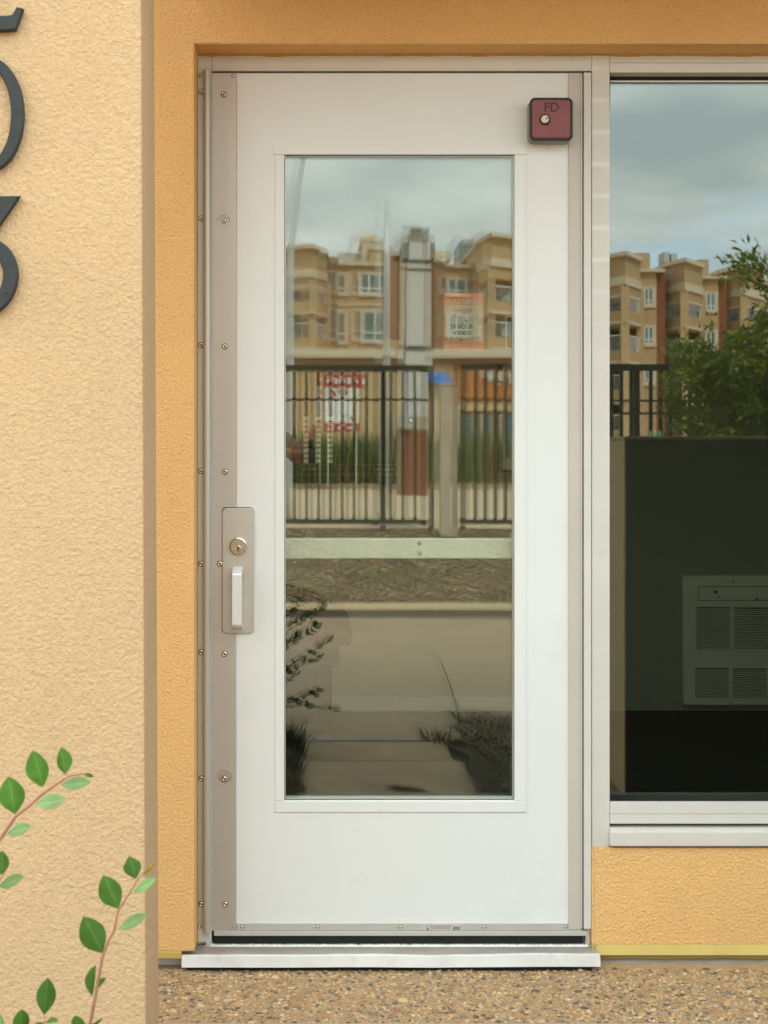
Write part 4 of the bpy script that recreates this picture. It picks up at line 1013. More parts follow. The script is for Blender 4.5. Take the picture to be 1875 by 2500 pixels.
# shrubs beside the walk that the door glass mirrors
def shrub(lab, base, stems, nleaf, L_=0.037):
    t = thing('leafy_shrub', base, lab, 'shrub', 'leafy shrubs in the planting bed')
    st = MB(); n = 0
    lm = [leaf_mesh((0, 0, 0), (0, 0, L_), L_ * 0.55, (1, 0, 0), fold=0.3, bend=b) for b in (0.05, 0.2, 0.35)]
    for me in lm: me.materials.append(M_LEAFD); me.materials.append(M_LEAFD)
    for pts in stems:
        P = spline([Vector(p) for p in pts], 8)
        st.tube(P, [0.004 * (1.15 - k / len(P)) + 0.0006 for k in range(len(P))], 6)
        m = len(P); k0 = int(m * 0.25)
        for k in range(k0, m):
            for s_ in ((-1, 1) if k < m - 1 else (-1, 0, 1)):
                p = P[k]; d_ = (P[min(k + 1, m - 1)] - P[max(k - 1, 0)]).normalized()
                sd = d_.cross(Vector((rnd.uniform(-.3, .3), rnd.uniform(-.4, .4), 1))).normalized() * s_
                dirn = (d_ * 0.6 + sd * 1.0 + Vector((0, 0, rnd.uniform(-.1, .35)))).normalized()
                q = dirn.to_track_quat('Z', 'Y').to_euler(); q.rotate_axis('Z', rnd.uniform(0, 6.28))
                sc_ = rnd.uniform(0.75, 1.3)
                new_from(rnd.choice(lm), 'leaf', p + dirn * 0.004, t, q, (sc_, sc_, sc_))
    st.build('stem', M_STEM, t, smooth=True)
    return t
def bez(a, h, b): return [a, (a[0] * .6 + b[0] * .4, a[1] * .6 + b[1] * .4, a[2] + h), b]
B0 = (-0.36, -2.30, -0.02)
stems = []
for (x, y, z, h) in ((0.00, -2.46, 0.575, .42), (-0.02, -2.40, 0.50, .36), (0.03, -2.44, 0.44, .30), (-0.05, -2.36, 0.555, .45), (-0.08, -2.50, 0.60, .45), (-0.01, -2.30, 0.39, .30), (-0.10, -2.25, 0.33, .22),
                    (0.05, -2.42, 0.165, .20), (-0.02, -2.52, 0.22, .18), (-0.10, -2.4, 0.47, .35), (-0.15, -2.2, 0.44, .3), (-0.22, -2.45, 0.57, .4), (-0.34, -2.5, 0.58, .35), (-0.45, -2.3, 0.52, .3), (-0.60, -2.4, 0.45, .3), (-0.55, -2.2, 0.36, .3)):
    stems.append(bez(B0, h, (x, y, z)))
shrub('dense leafy shrub left of the concrete walk mirrored in the door glass', B0, stems, 300)
# creeping evergreen right of the walk
ju = MB()
for t in range(2600):
    d = rnd.uniform(1.45, 2.95); x = 0.60 + 0.12 * (d - 1.4) * 0 + abs(rnd.gauss(0, 0.35)) + max(0, (2.2 - d)) * 0.0
    if x > 0.80 and d < 2.0: continue
    a = rnd.uniform(0, 6.28); l = rnd.uniform(0.05, 0.16); z0_ = rnd.uniform(-0.01, 0.07)
    u = Vector((math.cos(a), math.sin(a), rnd.uniform(-0.1, 0.5))) * l; p = Vector((x, -d, z0_)); s_ = Vector((-math.sin(a), math.cos(a), 0)) * 0.004
    c = rnd.choice([(0.045, 0.05, 0.02), (0.075, 0.06, 0.03), (0.16, 0.10, 0.05), (0.03, 0.035, 0.02), (0.20, 0.15, 0.09), (0.12, 0.11, 0.02)])
    ju.add([p - s_, p + s_, p + u * .6 + s_ * .8, p + u, p + u * .6 - s_ * .8], [(0, 1, 2, 3, 4)], 0, c)
tag(ju.build('creeping_evergreen', M_DRY, kind='stuff'), 'dark tangled creeping evergreen beside the right edge of the walk', 'ground cover')
gr_ = MB(); blades(gr_, 0.50, -2.60, -0.03, 50, 0.07, 0.09, (0.20, 0.14, 0.03), 0.8); blades(gr_, -0.13, -1.66, -0.03, 260, 0.08, 0.10, (0.13, 0.11, 0.035), 1.2); blades(gr_, -0.20, -2.0, -0.03, 500, 0.13, 0.12, (0.045, 0.045, 0.02), 1.1); blades(gr_, -0.20, -2.3, -0.03, 500, 0.14, 0.16, (0.035, 0.045, 0.02), 1.1)
tag(gr_.build('grass_tuft', M_GRASS, kind='stuff'), 'dry grass tufts along both edges of the concrete walk', 'grass')
br = MB(); br.tube([(RX(1072, 2.9), -2.9, 0.32), (RX(1098, 2.85), -2.85, 0.21), (RX(1118, 2.8), -2.8, 0.10), (RX(1130, 2.75), -2.72, -0.03)], [0.002, 0.004, 0.005, 0.006], 6)
tag(br.build('dead_twig', M_BARK, smooth=True), 'bare bent twig standing up from the creeping evergreen', 'twig')
lf = leaf_mesh((0.24, -1.72, 0.012), (0.40, -1.66, 0.006), 0.075, (0.3, 0.9, 0.1), fold=0.2)
tag(obj('fallen_leaf', lf, [M_BARK, M_BARK]), 'large dead brown leaf lying on the near walkway slab', 'leaf')

# ================================================================== FENCE, POST, PYLON, POLES
DF = 10.4
fpk = MB(); fpk.box(-0.016, 0.016, -0.016, 0.016, 0, RZ(905, DF) - RZ(1272, DF)); pk_me = fpk.mesh('picket'); pk_me.materials.append(M_FENCE)
def fence(lab, a, b, ptop, step, posts, mids=(976,)):
    t = thing('metal_fence', (RX((a + b) / 2, DF), -DF, RZ(1290, DF)), lab, 'fence', 'black metal fence panels on the bank')
    mb = MB(); rbox(mb, a, b, ptop, ptop + 16, DF - 0.02, 0.04); mb.build('rail', M_FENCE, t)
    mb = MB(); rbox(mb, a, b, 1269, 1281, DF - 0.02, 0.04); mb.build('rail', M_FENCE, t)
    for p in mids:
        mb = MB(); rbox(mb, a, b, p, p + 5, DF - 0.012, 0.024); mb.build('rail', M_FENCE, t)
    for p in posts:
        mb = MB(); rbox(mb, p - 6.5, p + 6.5, ptop, 1300, DF - 0.03, 0.06); mb.build('post', M_FENCE, t)
    x = a + step * 0.5
    while x < b:
        if not any(abs(x - p) < 12 for p in posts): new_from(pk_me, 'picket', (RX(x, DF), -DF, RZ(1272, DF)), t)
        x += step
    return t
fence('black fence panel left of the concrete post', 60, 1056, 891, 29.3, (64, 350, 640, 935, 1053), (975,))
fence('black fence panel running behind the tree right of the concrete post', 1125, 2300, 888, 24.0, (1132, 1340, 1560, 1800, 2050, 2296), (975, 1006))
cp = thing('concrete_post', (RX(1100, 10.0), -10.05, RZ(1307, 10)), 'weathered square concrete post standing between two black fence panels', 'post')
mb = MB(); d_ = 10.0
mb.box(RX(1076, d_), RX(1118, d_), -d_ - 0.17, -d_, RZ(1310, d_), RZ(941, d_), 0.006); mb.build('shaft', M_POST, cp)
mb = MB(); mb.box(RX(1074, d_), RX(1120, d_), -d_ - 0.18, -d_ + 0.01, RZ(941, d_), RZ(935, d_), 0.004); mb.build('cap', M_POST, cp)
# pylon sign seen on edge, on a brick base
dp = 14.0
py_ = thing('pylon_sign', (RX(1022, dp), -dp - .3, 0.3), 'tall light grey pylon sign seen on edge above a brick base', 'sign')
mb = MB(); rbox(mb, 998, 1053, 640, 845, dp, 0.9); mb.build('column', M_GREY, py_)
mb = MB(); rbox(mb, 1000, 1051, 566, 634, dp, 0.9); mb.build('column', M_GREY, py_)
mb = MB(); rbox(mb, 996, 1056, 852, 1018, dp, 0.9); mb.build('column', M_GREY, py_)
mb = MB(); rbox(mb, 1003, 1049, 552, 568, dp - 0.03, 0.6); mb.build('cap', M_GREY, py_)
mb = MB(); rbox(mb, 1002, 1048, 556, 561, dp - 0.06, 0.02, 1); rbox(mb, 1000, 1048, 576, 581, dp - 0.03, 0.02, 1); rbox(mb, 998, 1052, 634, 640, dp - 0.02, 0.8); rbox(mb, 996, 1054, 656, 659, dp - 0.02, 0.1); rbox(mb, 994, 1058, 844, 853, dp - 0.02, 0.9); mb.build('band', [M_DKGREY, mat('mid_grey_paint', (0.32, 0.31, 0.29), 0.5)], py_)
for a, b in ((984, 997), (1053, 1063)):
    mb = MB(); rbox(mb, a, b, 572, 590, dp + 0.1, 0.6); rbox(mb, a + 1, b, 590, 630, dp + 0.15, 0.5, 1); mb.build('side_box', [M_GREY, M_DKGREY], py_)
mb = MB(); mb.tube([(RX(992, dp), -dp + .02, RZ(640, dp)), (RX(989, dp), -dp + .03, RZ(700, dp)), (RX(990, dp), -dp + .03, RZ(780, dp)), (RX(988, dp), -dp + .03, RZ(870, dp)), (RX(984, dp), -dp + .02, RZ(940, dp))], 0.012, 6); mb.build('cable', M_DKGREY, py_)
mb = MB(); rbox(mb, 978, 1054, 1052, 1212, dp - 0.05, 1.0); bb = mb.build('brick_base', M_MORT, py_)
mb = MB(); rbox(mb, 975, 1058, 1018, 1051, dp - 0.06, 1.02); mb.build('base_cap', M_POST, py_)
mb = MB(); rbox(mb, 978, 1002, 1020, 1048, dp - 0.12, 0.06); mb.build('meter_box', M_POLE, py_)
rows = 24; zt_, zb2 = RZ(1053, dp - .05), RZ(1211, dp - .05); hh = (zt_ - zb2) / rows; x0_, x1_ = RX(978.5, dp - .05), RX(1053.5, dp - .05); lw_ = (x1_ - x0_) / 2
bm_ = MB(); bm_.box(0, lw_ - 0.010, -0.008, 0.008, 0, hh - 0.009); bme = bm_.mesh('brick'); bme.materials.append(M_BRICK)
bh_ = MB(); bh_.box(0, lw_ / 2 - 0.010, -0.008, 0.008, 0, hh - 0.009); bhe = bh_.mesh('brick'); bhe.materials.append(M_BRICK)
for r in range(rows):
    z = zb2 + r * hh
    if r % 2 == 0: xs = [(x0_ + 0.004, bme), (x0_ + lw_ + 0.004, bme)]
    else: xs = [(x0_ + 0.004, bhe), (x0_ + lw_ / 2 + 0.004, bme), (x0_ + 1.5 * lw_ + 0.004, bhe)]
    for x, me in xs: new_from(me, 'brick', (x, -dp + 0.05 + rnd.uniform(-.002, .002), z), bb)
# lamp posts
t = thing('lamp_post', (RX(943, 17), -17, 0.3), 'straight pale grey pole standing left of the pylon sign', 'pole')
mb = MB(); mb.tube([(RX(943, 17), -17, 0.3), (RX(943, 17), -17, RZ(700, 17)), (RX(944, 17), -17, RZ(488, 17))], [0.060, 0.052, 0.040], 14); mb.build('shaft', M_POLE, t, smooth=True)
mb = MB(); mb.lathe([(0.13, 0), (0.13, 0.02)], (0, 0), 12); mb2 = MB(); mb2.box(RX(943, 17) - .12, RX(943, 17) + .12, -17.12, -16.88, 0.28, 0.42); mb2.build('base', M_POST, t)
t = thing('lamp_post', (RX(709, 17), -17, 0.3), 'curved pale grey lamp post leaning at the left edge of glass', 'pole')
pts = [(RX(709, 17), -17, 0.3), (RX(709, 17), -17, RZ(800, 17)), (RX(710, 17), -17, RZ(610, 17)), (RX(715, 17), -17, RZ(570, 17)), (RX(728, 17), -17, RZ(470, 17)), (RX(742, 17), -17, RZ(385, 17)), (RX(760, 17), -17, RZ(300, 17)), (RX(800, 17), -17, RZ(262, 17))]
mb = MB(); mb.tube(spline(pts, 5), [0.06 - 0.0008 * k for k in range(36)], 12); mb.build('shaft', M_POLE, t, smooth=True)
mb = MB(); mb.box(RX(800, 17) - .05, RX(800, 17) + .55, -17.12, -16.88, RZ(262, 17) - .06, RZ(262, 17) + .08, 0.03); mb.build('lamp_head', M_GREY, t)
# tall grasses and planting across the lot
gs = MB()
for t in range(330):
    px = rnd.uniform(560, 1330)
    if 1060 < px < 1125 and rnd.random() < .6: continue
    d = rnd.uniform(35.5, 38)
    c = (0.10, 0.20, 0.028) if rnd.random() < 0.7 else (0.20, 0.14, 0.04)
    if 880 < px < 985: c = (0.20, 0.145, 0.035) if rnd.random() < .6 else c
    blades(gs, RX(px, d), -d, 0.28, 46, 0.45, 1.25 * rnd.uniform(0.8, 1.25), c, 0.25)
tag(gs.build('tall_grass', M_GRASS, kind='stuff'), 'band of tall green and straw grasses before the tan shop', 'grass')
sheet('kerb', [(34.9, 0.27), (34.95, 0.42), (38.6, 0.42)], -40, 40, M_CONCW)

# ================================================================== SHOP ROW
ds = 42.0
sh = thing('shop_building', (RX(1050, ds), -ds - 5, 0.3), 'low tan and orange shop building behind the black fence', 'building')
mb = MB(); rbox(mb, 430, 1112, 872, 1195, ds, 12); mb.build('wall', M_SHOP, sh)
mb = MB(); rbox(mb, 1112, 1420, 872, 985, ds - 0.05, 12); mb.build('wall', M_SHOPO, sh)
mb = MB(); rbox(mb, 1112, 1420, 985, 1195, ds - 0.02, 12); mb.build('wall', M_SHOP, sh)
mb = MB(); rbox(mb, 425, 1430, 852, 873, ds - 0.35, 12.5); rbox(mb, 428, 1425, 873, 886, ds - 0.18, 12, 1); mb.build('cornice', [M_APTL, M_APTD], sh)
for a, b in ((1135, 1172), (1182, 1218), (1228, 1290), (1300, 1390), (500, 560), (600, 660)):
    mb = MB(); mb.ring((RX(a, ds), RX(b, ds), RZ(1185, ds), RZ(1012, ds)), (RX(a + 3, ds), RX(b - 3, ds), RZ(1182, ds), RZ(1015, ds)), -ds + 0.03, -ds + 0.10); wf = mb.build('shop_window', M_APTD, sh)
    mb = MB(); mb.box(RX(a + 3, ds), RX(b - 3, ds), -ds + 0.03, -ds + 0.05, RZ(1182, ds), RZ(1015, ds)); mb.build('pane', M_WPANE, wf)
mb = MB(); v = []; f = []
cx_, zc_, rr_ = RX(1080, ds), RZ(940, ds), (RX(1106, ds) - RX(1054, ds)) / 2
for i in range(9):
    for j in range(13):
        a = math.pi * j / 12; e = math.pi / 2 * i / 8
        v.append((cx_ + rr_ * math.cos(a) * math.cos(e * 0.0 + 0) * (1 - 0.0), -ds + 0.06 + rr_ * math.sin(e) * math.sin(a) * 0.9, zc_ + rr_ * 1.25 * math.sin(a) * math.cos(e)))
for i in range(8):
    for j in range(12): f.append((i * 13 + j, i * 13 + j + 1, (i + 1) * 13 + j + 1, (i + 1) * 13 + j))
mb.add(v, f); mb.build('dome_awning', M_BLUE, sh, smooth=True)
for a, b, c, e in ((1163, 1176, 909, 916), (1180, 1183, 921, 928), (1190, 1212, 907, 920), (1192, 1212, 916, 930), (1217, 1240, 906, 931), (1216, 1225, 932, 941), (1228, 1238, 932, 942), (1244, 1256, 910, 938), (1262, 1290, 908, 930)):
    mb = MB(); n = max(1, int((b - a) / 5)); wd = (b - a) / n
    for k in range(n):
        rbox(mb, a + k * wd, a + k * wd + wd * .65, c + rnd.uniform(0, 4), e - rnd.uniform(0, 3), ds - 0.12, 0.05)
    mb.build('sign_lettering', M_WHITE, sh)
# banner
db = 33.0
bn = thing('banner_sign', (RX(836, db), -db, 0.3), 'red and white advertising banner standing before the tan shop wall', 'sign')
mb = MB(); rbox(mb, 794, 878, 916, 1052, db, 0.08); mb.build('board', M_WHITE, bn)
mb = MB(); rbox(mb, 792, 895, 914, 948, db - 0.01, 0.06); rbox(mb, 792, 878, 1033, 1054, db - 0.01, 0.06); mb.build('red_band', M_SIGNR, bn)
mb = MB()
for a, b, c, e in ((799, 812, 928, 936), (818, 826, 924, 938), (829, 843, 926, 937), (848, 858, 922, 938), (862, 874, 927, 937), (884, 890, 925, 938), (800, 815, 1040, 1046), (825, 838, 1041, 1047), (848, 866, 1041, 1046)):
    rbox(mb, a, b, c, e, db - 0.02, 0.03)
mb.build('white_marks', M_WHITE, bn)
mb = MB()
for px, p2, r in ((811, 964, 9), (838, 958, 11)): mb.lathe([(r * .0105, -db + 0.02), (r * .0105, -db + 0.04), (r * .006, -db + 0.04)], (RX(px, db), RZ(p2, db)), 18)
for px, p2 in ((835, 1012), (861, 1022)):
    x, z = RX(px, db), RZ(p2, db); mb.plate([(x, z - .06), (x + .06, z + .03), (x + .03, z + .06), (x, z + .03), (x - .03, z + .06), (x - .06, z + .03)], -db + 0.02, -db)
mb.build('red_marks', M_SIGNR, bn)
mb = MB(); rbox(mb, 800, 803, 1054, 1190, db, 0.06); rbox(mb, 870, 873, 1054, 1190, db, 0.06); mb.build('leg', M_GREY, bn)

# ================================================================== APARTMENTS
def prism_part(name, pts, z0, z1, m, par): mb = MB(); mb.prism(pts, z0, z1); return mb.build(name, m, par)
def inset(pts, c, k): return [(c[0] + (x - c[0]) * k, c[1] + (y - c[1]) * k) for x, y in pts]
def apt_window(par, a, b, c, e, d, lights=2, sill=True):
    x0_, x1_, z0_, z1_ = RX(a, d), RX(b, d), RZ(e, d), RZ(c, d); y = -d
    mb = MB(); mb.ring((x0_, x1_, z0_, z1_), (x0_ + .22, x1_ - .22, z0_ + .22, z1_ - .16), y - 0.02, y + 0.10, 0)
    mb.ring((x0_ + .22, x1_ - .22, z0_ + .22, z1_ - .16), (x0_ + .29, x1_ - .29, z0_ + .29, z1_ - .23), y - 0.02, y + 0.06, 1)
    for k in range(1, lights): 
        xm = x0_ + (x1_ - x0_) * k / lights; mb.box(xm - .05, xm + .05, y, y + 0.055, z0_ + .25, z1_ - .2, 0, 1)
    zm = z0_ + (z1_ - z0_) * 0.33; mb.box(x0_ + .25, x1_ - .25, y, y + 0.05, zm - .05, zm + .05, 0, 1)
    wf = mb.build('window', [M_APTL, M_WFRAME], par)
    mb = MB(); mb.box(x0_ + .25, x1_ - .25, y - 0.01, y + 0.03, z0_ + .25, z1_ - .2); mb.build('pane', M_WPANE, wf)
def tower(par, A, B, C, back, ztop, zfl, storey, mw=M_APT, nfl=4):
    """corner bay: A, B, C front footprint (x, y); open balconies on each storey with columns at the corners"""
    pts = [A, B, C, (C[0], back), (A[0], back)]
    cen = ((A[0] + C[0]) / 2, back)
    core = inset(pts, cen, 0.60)
    prism_part('core_wall', core, 0.3, ztop - 1.2, M_APTD, par)  # brown core puts the shade of the balcony recesses into colour
    prism_part('parapet', pts, ztop - 1.75, ztop - 0.25, mw, par)
    big = inset(pts, cen, 1.045)
    prism_part('cornice', big, ztop - 0.3, ztop, M_APTL, par)
    prism_part('cornice', inset(pts, cen, 1.02), ztop - 2.35, ztop - 1.75, M_APTL, par)
    prism_part('frieze', pts, ztop - 3.2, ztop - 2.35, mw, par)
    for i in range(nfl):
        zs = zfl - i * storey
        prism_part('floor_band', pts, zs - 0.85, zs, mw, par)
        prism_part('floor_trim', inset(pts, cen, 1.02), zs - 0.95, zs - 0.75, M_APTL, par)
        mb = MB()
        for (p, q) in ((A, B), (B, C)):
            ln = math.hypot(q[0] - p[0], q[1] - p[1]); n = max(3, int(ln / 0.22))
            for k in range(n + 1):
                u = k / n; x, y = p[0] + (q[0] - p[0]) * u, p[1] + (q[1] - p[1]) * u
                mb.box(x - .013, x + .013, y - .013, y + .013, zs, zs + 1.02)
            mb.tube([(p[0], p[1], zs + 1.05), (q[0], q[1], zs + 1.05)], 0.05, 4)
        mb.build('railing', M_RAIL, par)
        for (p, q) in ((core[0], core[1]), (core[1], core[2])):
            a, b = Vector((p[0], p[1], 0)), Vector((q[0], q[1], 0)); dv = (b - a); ln = dv.length; u = dv / ln; nr = Vector((u.y, -u.x, 0))
            if nr.y < 0: nr = -nr
            w2 = min(1.2, ln * 0.46); mid = (a + b) / 2 + nr * 0.02
            def quad(hw, z0_, z1_, off, m_, nm, pp):
                p0 = mid - u * hw + nr * off; p1 = mid + u * hw + nr * off; q_ = MB()
                q_.prism([(p0.x, p0.y), (p1.x, p1.y), (p1.x - nr.x * .05, p1.y - nr.y * .05), (p0.x - nr.x * .05, p0.y - nr.y * .05)], z0_, z1_); return q_.build(nm, m_, pp)
            fr_ = quad(w2, zs, zs + 2.15, 0.03, M_WFRAME, 'patio_door', par)
            quad(w2 * .86, zs + 0.1, zs + 2.05, 0.045, M_WPANE, 'pane', fr_)
    zbot = zfl - nfl * storey
    mb = MB()
    for p in (A, B, C): mb.box(p[0] - .28, p[0] + .28, p[1] - .42, p[1] + .02, max(0.3, zbot), ztop - 2.4)
    mb.build('column', mw, par)
da = 100.0
ap = thing('apartment_building', (RX(900, da), -da - 8, 0.35), 'tan apartment block with rust red pilaster above the shop row', 'building', 'tan apartment blocks across the lot')
ST = 3.0 * 0.87 * 1.0
ST = RZ(733, da) - RZ(820, da)
def P2(px, d): return (RX(px, d), -d)
tower(ap, P2(640, 101), P2(765, 98), P2(800, 101), -112, RZ(597, 98), RZ(733, 98), ST)
mb = MB(); rbox(mb, 770, 802, 612, 1130, 101.5, 12); rbox(mb, 798, 826, 628, 1130, 102, 12); mb.build('step_wall', M_APTD, ap)
mb = MB(); rbox(mb, 768, 804, 608, 614, 101.2, 12); rbox(mb, 796, 829, 625, 630, 101.7, 12); mb.build('cornice', M_APTL, ap)
mb = MB(); rbox(mb, 800, 952, 648, 1130, 102.5, 12); mb.build('wall', M_APT, ap)
mb = MB(); rbox(mb, 800, 952, 641, 649, 102.1, 12); rbox(mb, 800, 952, 742, 747, 102.4, .3); mb.build('cornice', M_APTL, ap)
for a, b, c, e, n in ((798, 852, 666, 724, 2), (874, 950, 666, 726, 3), (798, 852, 757, 840, 2), (878, 950, 757, 838, 2)): apt_window(ap, a, b, c, e, 102.4, n)
mb = MB(); rbox(mb, 826, 1000, 618, 645, 108, 8); mb.build('roof', M_ROOF, ap)
mb = MB(); rbox(mb, 884, 934, 586, 650, 106, 6); mb.build('penthouse', M_APTL, ap)
mb = MB(); rbox(mb, 880, 938, 578, 587, 105.8, 6.4); rbox(mb, 898, 924, 573, 578, 106, 6); mb.build('cornice', M_APTL, ap)
mb = MB(); rbox(mb, 903, 952, 608, 645, 103, 5); mb.build('penthouse', M_APT, ap)
mb = MB(); rbox(mb, 899, 956, 600, 608, 102.8, 5.4); mb.build('cornice', M_APTL, ap)
mb = MB(); rbox(mb, 952, 977, 622, 828, 101.5, 12); mb.build('pilaster', M_RUST, ap)
mb = MB(); rbox(mb, 946, 982, 612, 623, 101.2, 12); mb.build('cornice', M_APTL, ap)
mb = MB(); rbox(mb, 940, 1000, 828, 1130, 101, 12); rbox(mb, 976, 1000, 605, 830, 101.2, 12); mb.build('wall', M_APT, ap)
mb = MB(); rbox(mb, 1000, 1062, 622, 1130, 103, 12); mb.build('wall', M_APT, ap)
mb = MB(); rbox(mb, 1060, 1086, 636, 1130, 101.5, 12); mb.build('pilaster', M_APTD, ap)
mb = MB(); rbox(mb, 1056, 1092, 628, 637, 101.2, 12); mb.build('cornice', M_APTL, ap)
mb = MB(); rbox(mb, 1085, 1165, 652, 1130, 102.5, 12); mb.build('wall', M_APT, ap)
mb = MB(); rbox(mb, 1085, 1165, 645, 653, 102.2, 12); rbox(mb, 1060, 1104, 612, 632, 108, 8); mb.build('cornice', M_APTL, ap)
for a, b, c, e, n in ((1088, 1162, 678, 726, 3), (1088, 1162, 764, 826, 3)): apt_window(ap, a, b, c, e, 102.4, n)
mb = MB(); rbox(mb, 1150, 1172, 640, 1130, 101.5, 12); mb.build('pilaster', M_APTD, ap)
tower(ap, P2(1164, 101), P2(1200, 97), P2(1300, 100), -112, RZ(568, 97), RZ(733, 97), ST)
# far glass block peeking over the roofs
gb = thing('glass_tower', (RX(1140, 300), -306, 0), 'pale blue grey tower peeking over the apartment roofs', 'building')
mb = MB(); rbox(mb, 1122, 1165, 592, 1100, 300, 12); mb.build('wall', mat('blue_grey_cladding', (0.28, 0.36, 0.37), 0.4), gb)
mb = MB(); rbox(mb, 1130, 1158, 582, 592, 301, 8); mb.build('roof', M_ROOF, gb)
for r in range(4):
    for c in range(4):
        mb = MB(); rbox(mb, 1124 + c * 10, 1131 + c * 10, 596 + r * 12, 604 + r * 12, 299.9, 0.2); mb.build('window', M_WPANE, gb)
# block that recedes in the right hand window
ap2 = thing('apartment_building', (RX(1650, 104), -112, 0.35), 'tan apartment block with three corner bays behind the tree', 'building', 'tan apartment blocks across the lot')
def Z5(zy): return 560 + 0.2622 * zy
def X5(zx): return 1440 + 0.2622 * zx
mods = [(100.0, (40, 330, 470), 205, 640), (103.3, (682, 880, 1050), 268, 690), (106.6, (1200, 1440, 1620), 325, 735)]
for i, (d, (xa_, xb_, xc_), ztop, zr) in enumerate(mods):
    st_ = RZ(Z5(640), 100) - RZ(Z5(1005), 100)
    tower(ap2, P2(X5(xa_), d + 1), P2(X5(xb_), d - 2), P2(X5(xc_), d + 1.5), -d - 12, RZ(Z5(ztop), d - 2), RZ(Z5(zr + 105), d - 2), st_)
    # window wall, rust return
    e = d + 2.2; sc_ = 0.968 ** i; base = zr
    x0, x1, x2 = xc_ - 20, xc_ + 150, xc_ + 230
    ztw = ztop + 175
    mb = MB(); rbox(mb, X5(x0), X5(x1), Z5(ztw), Z5(2100), e, 12); mb.build('wall', M_APT, ap2)
    mb = MB(); rbox(mb, X5(x1), X5(x2), Z5(ztw + 10), Z5(2100), e + 0.3, 12); mb.build('pilaster', M_RUST if i < 2 else M_APTD, ap2)
    mb = MB(); rbox(mb, X5(x0), X5(x2 + 4), Z5(ztw - 14), Z5(ztw + 12), e - 0.4, 12); mb.build('cornice', M_APTL, ap2)
    for r in range(3):
        za = base - 115 + r * 365 * sc_
        apt_window(ap2, X5(xc_ + 8), X5(xc_ + 145), Z5(za), Z5(za + 205), e - 0.05, 2)
mb = MB(); rbox(mb, X5(420), X5(560), Z5(215), Z5(420), 112, 4); rbox(mb, X5(1020), X5(1110), Z5(275), Z5(460), 115, 4); rbox(mb, X5(1600), X5(2000), Z5(470), Z5(2100), 112, 8); mb.build('wall', M_APT, ap2)
mb = MB(); rbox(mb, X5(690), X5(740), Z5(205), Z5(300), 118, 2); rbox(mb, X5(760), X5(815), Z5(220), Z5(300), 118, 2); mb.build('roof_unit', M_ROOF, ap2)

# ================================================================== TREE on the bank
td = 9.3
tx, tz = RX(1925, td), bank_z(td) - 0.02
tr = thing('bushy_tree', (tx, -td, tz), 'bushy dark green young tree before the fence in window reflection', 'tree')
trunk = MB(); tips = []
for k in range(19):
    a = rnd.uniform(0, 6.28); sp = rnd.uniform(0.15, 1.0); h = rnd.uniform(1.5, 2.55) * (1 - 0.32 * sp)
    if k == 0: a, sp, h = 3.3, 0.12, 2.62
    if k in (1, 2, 3): a, sp, h = 3.1 + 0.2 * k, 0.85, 1.85
    e = Vector((tx + math.cos(a) * sp * 0.95, -td + math.sin(a) * sp * 0.8, tz + h))
    b = Vector((tx + math.cos(a) * .05, -td + math.sin(a) * .05, tz)); m_ = b.lerp(e, 0.45) + Vector((0, 0, 0.25))
    P = spline([b, m_, e], 6)
    trunk.tube(P, [0.028 * (1.1 - q / len(P)) + 0.003 for q in range(len(P))], 7)
    for q in range(4, len(P)):
        for z in range(4):
            u = P[q] + Vector((rnd.gauss(0, .18), rnd.gauss(0, .18), rnd.gauss(0.02, .14)))
            trunk.tube([P[q], u], [0.005, 0.002], 4); tips.append((P[q], u))
trunk.build('trunk', M_BARK, tr, smooth=True)
def crown(tips, n, l0):
    m_ = MB()
    for k in range(n):
        a, b = rnd.choice(tips); p = a.lerp(b, rnd.uniform(0.2, 1.15)) + Vector((rnd.gauss(0, .05), rnd.gauss(0, .05), rnd.gauss(0, .05)))
        d_ = ((b - a).normalized() + Vector((rnd.gauss(0, .5), rnd.gauss(0, .5), rnd.gauss(0.1, .5)))).normalized()
        l = l0 * rnd.uniform(0.6, 1.3); s_ = d_.cross(Vector((rnd.gauss(0, 1), rnd.gauss(0, 1), rnd.gauss(0, 1)))).normalized() * l * 0.17; n_ = d_.cross(s_).normalized() * l * 0.08
        mi = 1 if rnd.random() < 0.28 else 0
        m_.add([p, p + d_ * l * .45 + s_ - n_, p + d_ * l, p + d_ * l * .45 - s_ - n_, p + d_ * l * .5], [(0, 1, 4), (1, 2, 4), (2, 3, 4), (3, 0, 4)], mi)
    return m_
c_ = crown(tips, 26000, 0.085).build('crown', [M_TREE, M_TREE2], tr)
for k, px in enumerate((1593, 1616)):
    mb = MB(); rbox(mb, px - 4, px + 4, 1052, 1110, 9.4, 0.04)
    tag(mb.build('tree_stake', mat('teal_plastic%d' % k, (0.03, 0.34, 0.26), 0.4)), ['turquoise stake guard nearer the window edge before the fence', 'turquoise stake guard beside the dark tree foot'][k], 'stake')

